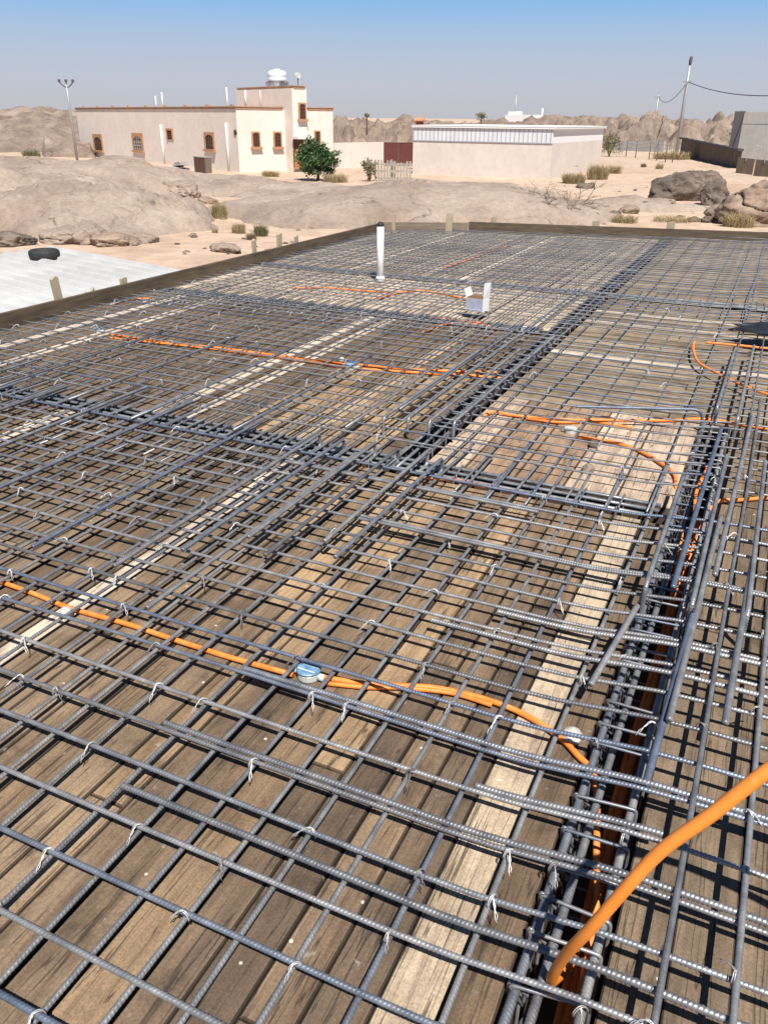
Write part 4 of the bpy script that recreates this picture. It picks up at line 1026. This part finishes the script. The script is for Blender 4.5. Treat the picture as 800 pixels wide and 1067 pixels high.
mb.box(-SL-.01, -.05, hF-.03, .01, -.003, hF+.025); mb.obj('band_ribs', M['sheet_grey'], sh)
mb = MB(); mb.box(-SL-.1, -.12, hT-.14, .2, SD+.1, hT-.02); mb.box(-SL-.12, -.14, hT-.018, .22, SD+.12, hT+.03); mb.obj('roof', M['white_wall'], sh)
# red chimney behind the store
p = atd(437, 133, sd_+9); zt = atd(437, 120, sd_+9).z
ch = empty('chimney', (p.x, p.y, 0), 'red pointed chimney rising behind the store roof', 'chimney')
mb = MB(); mb.box(-.24, -.24, GZ, .24, .24, zt-.45); mb.obj('stack', M['redpaint'], ch)
mb = MB(); mb.box(-.42, -.42, zt-.445, .40, .40, zt-.37); q = [(-.36, -.36), (.36, -.36), (.36, .36), (-.36, .36)]
mb.add([(x, y, zt-.365) for x, y in q]+[(0, 0, zt-.08)], [(0, 1, 4), (1, 2, 4), (2, 3, 4), (3, 0, 4), (3, 2, 1, 0)]); mb.tube([(0, 0, zt-.2), (0, 0, zt)], .07, 8); mb.obj('cap', M['railing'], ch)
# slatted pallets before the gate
for k, (px_, w_, lab) in enumerate(((401, 1.5, 'grey slatted pallet leaning upright before the gate, left one'), (418, 1.5, 'grey slatted pallet standing upright before the gate, right one'))):
    p = gp(px_, 189); pl = empty('pallet', p, lab, 'pallet', None, .25+.1*k)
    mb = MB()
    for i in range(7): mb.box(-w_/2+i*w_/7, 0, .0, -w_/2+i*w_/7+.13, .03, 1.25+rnd.uniform(-.1, .15))
    mb.obj('slats', M['greywood'], pl)
    mb = MB()
    for z in (.15, .6, 1.05): mb.box(-w_/2, .032, z, w_/2, .1, z+.1)
    mb.obj('rails', M['greywood'], pl)

# ------------------------------------------------------------------ plants
def leaf_cloud(pts, size, seed, mb, lf, asp=.6):
    r = random.Random(seed)
    for p, tone in pts:
        d = Vector((r.gauss(0, 1), r.gauss(0, 1), r.gauss(.3, .8))).normalized(); u = d.orthogonal().normalized(); w = d.cross(u)
        s = size*r.uniform(.6, 1.3); u *= s; w *= s*asp
        mb.add([p-u, p-w*.9, p+u*1.1, p+w*.9], [(0, 1, 2, 3)]); lf.append(max(0, min(1, tone+r.uniform(-.3, .3))))
def with_leaf_attr(me, vals):
    a = me.attributes.new('leaf', 'FLOAT', 'FACE'); a.data.foreach_set('value', vals); return me
# green tree by the house
p = gp(331, 188); D_ = math.hypot(*p.xy); sc = D_/844*1.085
tr = empty('tree', p, 'small dense green tree in front of the house porch', 'tree')
mb = MB()
mb.tube(smooth_path([(0, 0, -.2), (.05, 0, .3), (0, .05, .8), (.1, 0, 1.4)], 5), [.13-.09*k/15 for k in range(16)], 8)
for a in range(6): mb.tube(smooth_path([(0, 0, .5), (.4*math.cos(a), .4*math.sin(a), 1.0), (.9*math.cos(a), .9*math.sin(a), 1.6+.1*a)], 5), [.06-.05*k/10 for k in range(11)], 6)
mb.obj('trunk', M['bark'], tr)
r_ = random.Random(5); pts = []
CWs = 18*sc; 
for c in range(60):
    a, e = r_.uniform(0, 2*PI), r_.uniform(-.75, 1); rr = r_.uniform(.45, 1)
    cc = Vector((CWs*rr*math.cos(a)*math.sqrt(1-min(.95, e*e))*.95, CWs*rr*math.sin(a)*math.sqrt(1-min(.95, e*e))*.95, 16.5*sc+e*16.5*sc*rr)); tone = r_.uniform(.2, .85)
    for _ in range(75): pts.append((cc+Vector((r_.gauss(0, .2), r_.gauss(0, .2), r_.gauss(0, .16))), tone))
mb = MB(); lf = []; leaf_cloud(pts, .10, 3, mb, lf); me = mb.mesh('crown', [M['leaf']]); with_leaf_attr(me, lf); obj('crown', me, tr)
def shrub(px_, py_, wpx, hpx, m, label, n=420, name='dry_shrub', cat='shrub', seed=1, upright=.6, th=.004, dist=None, stems=True):
    p = gp(px_, py_) if dist is None else Vector((*at_d(px_, dist), 0))
    if dist is not None: p.z = gz(p.x, p.y)
    k = math.hypot(*p.xy)/844*1.08; w, h = wpx*k/2, hpx*k
    r = random.Random(seed); mb = MB(); lf = []
    for i in range(int(n*2.6)):
        a = r.uniform(0, 2*PI); q = math.sqrt(r.random()); b = Vector((q*w*.55*math.cos(a), q*w*.55*math.sin(a)*.7, -.05))
        l = h*r.uniform(.45, 1.05); an = r.uniform(0, 2*PI); o_ = Vector((math.cos(an), math.sin(an)*.8, 0))*w*r.uniform(.05, .75)*(1-upright*.5)
        mid = b+o_*.4+Vector((0, 0, l*.6)); tip = b+o_+Vector((r.gauss(0, .08), r.gauss(0, .08), l*r.uniform(.75, 1.0)))
        s = Vector((math.cos(an+1.6), math.sin(an+1.6), 0))*th*r.uniform(.7, 1.8)*k*22
        mb.add([b-s*.6, b+s*.6, mid+s, mid-s, tip], [(0, 1, 2, 3), (3, 2, 4)]); t_ = r.random(); lf += [t_, t_]
    me = mb.mesh(name, [M[m]]); with_leaf_attr(me, lf); return tag(obj(name, me, None, p), label, cat)
def leafy_bush(px_, py_, wpx, hpx, m, label, seed, n=900):
    p = gp(px_, py_); k = math.hypot(*p.xy)/844*1.08; w, h = wpx*k/2, hpx*k; r = random.Random(seed)
    t = empty('bush', p, label, 'bush'); mb = MB()
    for i in range(9):
        a = r.uniform(0, 6.28); mb.tube(smooth_path([(0, 0, -.1), (.3*w*math.cos(a), .3*w*math.sin(a), h*.4), (w*.7*math.cos(a), w*.7*math.sin(a), h*r.uniform(.6, .95))], 4), .025, 5)
    mb.obj('stems', M['bark'], t); pts = []
    for c in range(16):
        a = r.uniform(0, 6.28); q = r.uniform(.1, .8); cc = Vector((w*q*math.cos(a), w*q*math.sin(a), h*r.uniform(.2, .85))); tn = r.random()
        for _ in range(n//16): pts.append((cc+Vector((r.gauss(0, w*.2), r.gauss(0, w*.2), r.gauss(0, h*.1))), tn))
    mb = MB(); lf = []; leaf_cloud(pts, .085, seed, mb, lf); me = mb.mesh('foliage', [M[m]]); with_leaf_attr(me, lf); obj('foliage', me, t)
shrub(229, 228, 26, 17, 'straw', 'round dry shrub on the sand between slab and central dome', 500, seed=2)
shrub(249, 243, 22, 12, 'straw', 'low dry shrub below the round one', 300, seed=3); shrub(272, 246, 24, 14, 'olive', 'dark green brown shrub left of the central dome', 260, seed=4)
shrub(262, 250, 16, 9, 'twig', 'small twiggy shrub above the left board', 200, seed=14)
def brushwood(px_, py_, wpx, hpx, label, seed, n):
    p = gp(px_, py_); k = math.hypot(*p.xy)/844*1.08; w, h = wpx*k/2, hpx*k; r = random.Random(seed); mb = MB()
    def grow(a, d, L, rad, depth):
        pts = [a.copy()]; q = a.copy(); dd = d.copy()
        for _ in range(6):
            dd = (dd+Vector((r.gauss(0, .22), r.gauss(0, .22), r.gauss(-.03, .18)))).normalized(); q = q+dd*L/6; q.z = max(q.z, -.05); pts.append(q.copy())
        mb.tube(pts, [rad*(1-.12*i) for i in range(7)], 4)
        if depth:
            for _ in range(r.randint(2, 4)):
                b = pts[r.randint(2, 6)]; grow(b, (dd+Vector((r.gauss(0, .7), r.gauss(0, .7), r.gauss(.1, .5)))).normalized(), L*r.uniform(.35, .6), rad*.55, depth-1)
    for _ in range(n):
        a = r.uniform(0, 2*PI); q = r.random()**.5
        grow(Vector((w*.7*q*math.cos(a), w*.4*q*math.sin(a), 0)), Vector((r.gauss(.15, .8), r.gauss(0, .6), r.uniform(.3, 1.1))).normalized(), h*r.uniform(.6, 1.15), .03, 2)
    tag(mb.obj('brushwood', M['bark2'], None, p), label, 'brushwood')
brushwood(574, 229, 44, 30, 'heap of grey bare brushwood behind the far board', 5, 46)
brushwood(592, 224, 20, 30, 'thin bare branches leaning right of the brushwood heap', 15, 10)
shrub(597, 191, 34, 11, 'straw', 'yellow dry grass tuft at the front corner of the store', 500, 'grass_tuft', 'grass', 6); shrub(622, 187, 32, 15, 'straw', 'taller yellow grass tuft along the store side wall', 500, 'grass_tuft', 'grass', 7)
shrub(640, 181, 20, 9, 'straw', 'faint yellow grass tuft at the far end of the store grass', 220, 'grass_tuft', 'grass', 8)
leafy_bush(634, 163, 20, 20, 'olive', 'olive bush behind the store corner', 9, 1500)
leafy_bush(385, 189, 15, 19, 'olive', 'sage green bush beside the pallets', 10, 380)
shrub(700, 231, 60, 8, 'straw', 'wide low dry grass patch beyond the far board at right', 260, 'grass_tuft', 'grass', 11, .9); shrub(768, 236, 44, 15, 'straw', 'dry grass patch under the big reddish boulder', 500, 'grass_tuft', 'grass', 12, .9)
shrub(650, 232, 40, 10, 'straw', 'low dry grass patch beyond the far board near the brushwood', 300, 'grass_tuft', 'grass', 13, .9)
shrub(700, 166, 60, 8, 'straw', 'pale grass strip along the corrugated fence foot', 500, 'grass_tuft', 'grass', 16, .9)
shrub(350, 190, 40, 10, 'straw', 'pale dry grass right of the green tree', 300, 'grass_tuft', 'grass', 17, .9)
shrub(282, 184, 30, 7, 'straw', 'low dry grass before the house right wall', 250, 'grass_tuft', 'grass', 18, .8)
shrub(40, 152, 30, 8, 'olive', 'sparse green bush on the slope left of the house', 200, 'bush', 'bush', 19, .8, dist=96)
shrub(55, 205, 20, 7, 'straw', 'small dry tuft in a crack of the broad hump', 120, 'grass_tuft', 'grass', 20, .8, dist=50)
for k in range(16):
    px_, py_ = ((r3.uniform(195, 330), r3.uniform(200, 262)) if k < 7 else (r3.uniform(600, 790), r3.uniform(160, 233)))
    shrub(px_, py_, r3.uniform(7, 15), r3.uniform(4, 8), ('straw', 'twig', 'straw', 'olive')[k % 4], 'tiny tuft of sparse dry scrub on the sand', 60, 'dry_shrub', 'shrub', 60+k, .4)['group'] = 'tiny tufts of dry scrub on the sand'
for k, (px_, D, w_, h_) in enumerate(((497, 150, 7, 7), (382, 105, 4, 4))):
    p = Vector((*at_d(px_, D), 0)); zt = (1.6, 1.5)[k]; sc2 = D/844*1.08
    tr = empty('small_tree', (p.x, p.y, zt-1.2), ('tiny dark tree on the skyline beyond the store', 'bare little tree on the skyline beyond the yard wall')[k], 'tree')
    mb = MB(); mb.tube([(0, 0, -.6), (.03, 0, .8), (0, 0, 1.7)], .07, 6); mb.obj('trunk', M['bark'], tr)
    mb = MB(); lf = []; pts = [(Vector((r_.gauss(0, w_*sc2*.28), r_.gauss(0, w_*sc2*.28), 1.5+r_.gauss(0, h_*sc2*.18))), r_.random()) for _ in range(260 if k == 0 else 60)]
    leaf_cloud(pts, .14, 9, mb, lf); me = mb.mesh('crown', [M['olive']]); with_leaf_attr(me, lf); obj('crown', me, tr)

# ------------------------------------------------------------------ rubble and cabinet by the house
p = gp(160, 183)
for k in range(9): boulder(Vector((p.x+rnd.uniform(-1.3, 1.3), p.y+rnd.uniform(-.6, .6), p.z+.15+rnd.uniform(0, .45))), rnd.uniform(.25, .42), (1.3, 1, .7), 40+k, M['rock2'], 'brown rubble stone in the pile below the house wall', rnd.uniform(0, 3), 'rubble stones below the house wall', 2)
p = gp(212, 180); cb = empty('cabinet', p, 'dark old cabinet with light side standing before the house', 'cabinet', None, hz+.1)
mb = MB(); mb.box(-.75, -.3, .0, .75, .3, 1.1); mb.obj('cabinet_body', M['rustdark'], cb)
mb = MB(); mb.box(-.8, -.34, 1.102, .82, .34, 1.17); mb.obj('top', M['greywood'], cb); mb = MB(); mb.box(.752, -.3, 0, .80, .3, 1.1); mb.obj('side', M['rust'], cb)
for s in (-1, 1):
    mb = MB(); mb.box(min(0, s*.7)+.01, -.325, .06, max(0, s*.7)-.01, -.302, 1.05); mb.obj('door', M['lattice'], cb)
p = gp(190, 182); sp = empty('slab_stack', p, 'grey heap of broken concrete slabs beside the cabinet', 'slabs', None, hz)
for k in range(6):
    mb = MB(); m_ = Matrix.Translation((rnd.uniform(-.4, .4), rnd.uniform(-.2, .2), .1+k*.15)) @ Matrix.Rotation(rnd.uniform(-.18, .18), 4, 'X') @ Matrix.Rotation(rnd.uniform(-.5, .5), 4, 'Z') @ Matrix.Rotation(rnd.uniform(-.15, .15), 4, 'Y')
    mb.box(-.8+.07*k, -.4, -.05, .8-.09*k, .4, .05, 0, m_); mb.obj('slab', M['concrete'], sp)

# ------------------------------------------------------------------ poles, wires, fences, far wall
p = at(80, 161, -1.6); D_ = math.hypot(*p.xy); zt = atd(71, 88, D_).z
lp = empty('street_lamp', (p.x, p.y, 0), 'thin lamp pole with three lamp heads left of the house', 'lamp post')
mb = MB(); mb.tube([(0, 0, -2.6), (0, 0, 2), (0, 0, zt)], [.13, .09, .06], 10); mb.obj('pole', M['pole'], lp)
for k, a in enumerate((-1, 1, 0)):
    u = Vector((math.cos(YAW), math.sin(YAW), 0))*a+Vector((0, 0, 0)); mb = MB()
    mb.tube(smooth_path([(0, 0, zt-.25), u*.3+Vector((0, 0, zt-.1)), u*.55+Vector((0, 0, zt+.15))], 5), .05, 6)
    q = u*.58+Vector((0, 0, zt+.18)); mb.box(q.x-.08, q.y-.08, q.z-.02, q.x+.08, q.y+.08, q.z+.2); mb.obj('lamp_head', M['concdark'], lp)
p = atd(705, 155, 120); D_ = 120.0; p = Vector((p.x, p.y, 0)); zt = atd(714, 60, D_).z
up = empty('utility_pole', p, 'tall grey utility pole at the end of the corrugated fence', 'pole')
mb = MB(); mb.tube([(0, 0, GZ-1), (0, 0, 4), (0, 0, zt-.8)], [.25, .2, .13], 10); mb.obj('pole', M['pole'], up)
mb = MB(); mb.tube([(0, 0, zt-.85), (0, 0, zt-.3), (.05, 0, zt), (.2, 0, zt+.1)], [.14, .2, .2, .1], 8); mb.obj('lamp_head', M['concdark'], up)
mb = MB(); zq = atd(712, 85, D_).z; mb.box(-.5, -.1, zq-.1, .5, .1, zq+.1); mb.obj('cross_arm', M['pole'], up)
p2 = atd(680, 140, 200); z2 = atd(680, 99, 200).z
up2 = empty('utility_pole', (p2.x, p2.y, 0), 'faint thin far pole on the ridge left of the tall one', 'pole')
mb = MB(); mb.tube([(0, 0, GZ), (0, 0, z2)], .16, 8); mb.obj('pole', M['pole'], up2); mb = MB(); mb.box(-.7, -.08, z2-.5, .7, .08, z2-.3); mb.obj('cross_arm', M['pole'], up2)
def wire(a, b, sag, label):
    a, b = Vector(a), Vector(b); pts = [a.lerp(b, k/20)-Vector((0, 0, sag*4*(k/20)*(1-k/20))) for k in range(21)]
    mb = MB(); mb.tube(pts, .045, 5); tag(mb.obj('power_line', M['cable']), label, 'cable')
e = atd(860, 94, 85); wire((p.x, p.y, zq), e, .9, 'dark power line leaving the tall pole to the right'); wire((p.x, p.y, zq-.1), (p2.x, p2.y, z2-.25), 1.6, 'thin power line sagging between the two poles')
# corrugated fence
A_, B_ = atd(708, 158, 116), atd(769, 176, 86)
A_.z = B_.z = 0; dd = B_-A_; zA, zB = atd(708, 142.5, 116).z, atd(769, 155, 86).z
fn = empty('sheet_fence', (A_.x, A_.y, GZ), 'long rusty brown corrugated sheet fence with dark top edge', 'fence', None, math.atan2(dd.y, dd.x))
L_ = dd.length; npn = 9
for k in range(npn):
    x0, x1 = L_*k/npn+.04, L_*(k+1)/npn-.04; z0 = zA+(zB-zA)*k/npn-GZ; vs = []; n = 24
    for i in range(n+1):
        x = x0+(x1-x0)*i/n; y = .07*(1 if (i//2) % 2 else 0); vs += [(x, y, -.8), (x, y, z0-.25), (x, y+.03, z0-.25), (x, y+.03, -.8)]
    mb = MB(); mb.add(vs, [f for i in range(n) for f in ((4*i, 4*i+4, 4*i+5, 4*i+1), (4*i+1, 4*i+5, 4*i+6, 4*i+2), (4*i+2, 4*i+6, 4*i+7, 4*i+3))]); mb.obj('fence_panel', M['rust'], fn)
    mb = MB(); mb.box(x0, -.35, z0-.24, x1, .15, z0-.2+.15); mb.obj('panel_cap', M['rustdark'], fn)
zz = []
for k, (xa, xb) in enumerate(((766, 783), (785, 803), (805, 826))):
    a, b = atd(xa, 178, 80-3*k), atd(xb, 180, 79-3*k); tp0 = atd(xa, 164+2*k, 80-3*k).z
    w_ = wall_run('low_panel', a, b, tp0, tp0-.05, .1, M['rust'], ('short brown fence panel after the corrugated fence, first', 'short brown fence panel with bent wire arms, second', 'short brown fence panel cut by the photo edge')[k], 'fence')
    m0 = (a+b)/2; mb = MB(); mb.tube(smooth_path([(m0.x, m0.y, tp0-.3), (m0.x, m0.y, tp0+.35), (m0.x+.3, m0.y, tp0+.75), (m0.x+.75, m0.y, tp0+.95)], 5), .04, 6)
    tag(mb.obj('barb_arm', M['pole']), ('bent steel arm above the first short panel', 'bent steel arm above the second short panel', 'bent steel arm above the last short panel')[k], 'fence arm')
# concrete wall
a = atd(765.5, 170, 100); b = atd(900, 175, 97); ztw = atd(765, 116.5, 100).z; zt2 = ztw
cw = empty('concrete_wall', (a.x, a.y, 0), 'tall pale concrete wall with a dark left end at the right edge', 'wall', None, math.atan2(b.y-a.y, b.x-a.x))
Lw = math.hypot(b.x-a.x, b.y-a.y); zm = atd(765, 129.5, 100).z
mb = MB(); mb.box(0, 0, GZ-1, Lw, .35, zm); mb.obj('lower_wall', M['concrete'], cw)
mb = MB(); mb.box(0, .03, zm+.06, Lw, .33, ztw); mb.obj('upper_wall', M['concrete'], cw); mb = MB(); mb.box(0, .06, zm+.001, Lw, .3, zm+.058); mb.obj('joint', M['concdark'], cw)
mb = MB(); mb.box(-.95, -.06, GZ-1, -.005, .5, ztw+.06); mb.obj('dark_end', M['concdark'], cw)  # wall's left side face, coloured darker than its front
# wire fence with thin posts
fw = empty('wire_fence', (0, 0, 0), 'low wire fence on thin posts between store and tall pole', 'fence')
pv = []
for px_, py_, tpp in ((652, 160, 145), (662, 161, 146), (676, 163, 144), (684, 164, 145), (693, 166, 146), (700, 168, 147)):
    D = 112-(px_-652)*.35; q = atd(px_, py_, D); z1 = atd(px_, tpp, D).z; mb = MB(); mb.tube([(q.x, q.y, GZ-.5), (q.x, q.y, z1)], .055, 6); mb.obj('post', M['post'], fw); pv.append((q.x, q.y, z1))
mb = MB()
for a, b in zip(pv, pv[1:]):
    for f in (.1, .5, .9): mb.tube([(a[0], a[1], a[2]-f), (b[0], b[1], b[2]-f)], .015, 4)
mb.obj('wires', M['post'], fw)
a, b = atd(640, 160, 135), atd(690, 160, 130); wall_run('yard_wall', a, b, atd(640, 147, 135).z, atd(690, 146.5, 130).z, .3, M['concrete'], 'low grey far wall before the rocky ridge', 'wall')
# far white building and mast
a = atd(526, 125, 330); b = atd(551, 125, 325); fb = empty('far_building', (a.x, a.y, 0), 'white flat roofed building far off on the skyline', 'building', None, math.atan2(b.y-a.y, b.x-a.x))
L_ = (b-a).length; zt = atd(530, 119.5, 330).z; z3 = atd(530, 116, 330).z
mb = MB(); mb.box(0, 0, GZ, L_*1.0, 9, zt); mb.obj('wall', M['white_wall'], fb); mb = MB(); mb.box(.5, 1, zt+.01, L_*.35, 6, z3); mb.obj('roof_room', M['white_wall'], fb)
mb = MB(); mb.box(L_*1.02, 2, GZ, L_*1.75, 8, zt-1.0); mb.obj('side_wing', M['white_wall'], fb)
a = atd(536, 125, 340); mb = MB(); mb.tube([(a.x, a.y, GZ), (a.x, a.y, atd(536, 99, 340).z)], .22, 6); tag(mb.obj('radio_mast', M['pole']), 'thin radio mast beside the far white building', 'mast')
a = atd(564, 125, 340); mb = MB(); mb.tube([(a.x, a.y, GZ), (a.x, a.y, atd(564, 113, 340).z)], .3, 6); tag(mb.obj('minaret', M['white_wall']), 'pale thin tower behind the far building wing', 'tower')

# ------------------------------------------------------------------ light, sky, view
SUN = Vector((.385, -.49, 1.0)).normalized()
elev = math.asin(SUN.z); az = math.atan2(SUN.x, SUN.y)
sun_d = bpy.data.lights.new('sun', 'SUN'); sun_d.energy = 4.9; sun_d.angle = R(.5); sun_d.color = (1.0, .955, .88)
sun = bpy.data.objects.new('sun', sun_d); C.objects.link(sun); sun.rotation_euler = SUN.to_track_quat('Z', 'Y').to_euler()
w = bpy.data.worlds.new('World'); S.world = w; w.use_nodes = True; nt = w.node_tree; bg = nt.nodes['Background']
sk = nt.nodes.new('ShaderNodeTexSky'); sk.sky_type = 'NISHITA'; sk.sun_disc = False; sk.sun_elevation = elev; sk.sun_rotation = az
sk.air_density = 1.0; sk.dust_density = 1.2; sk.ozone_density = 2.0; sk.altitude = 300
tc = nt.nodes.new('ShaderNodeTexCoord'); sx = nt.nodes.new('ShaderNodeSeparateXYZ'); nt.links.new(tc.outputs['Generated'], sx.inputs[0])
haze_ = ramp(nt, sx.outputs['Z'], [(0, (.50, .495, .555)), (.05, (.435, .475, .60)), (.08, (.35, .465, .655)), (.112, (.20, .43, .765)), (.17, (.08, .25, .56)), (.28, (.03, .105, .28)), (.8, (.012, .05, .15))])
vm = nt.nodes.new('ShaderNodeVectorMath'); vm.operation = 'SCALE'; vm.inputs['Scale'].default_value = 7.9; nt.links.new(haze_, vm.inputs[0])
nt.links.new(mix(nt, sk.outputs['Color'], vm.outputs[0], .85), bg.inputs['Color']); bg.inputs['Strength'].default_value = .09
S.view_settings.view_transform = 'Standard'; S.view_settings.look = 'None'; S.view_settings.gamma = 1; S.view_settings.exposure = .62
S.render.engine = 'CYCLES'
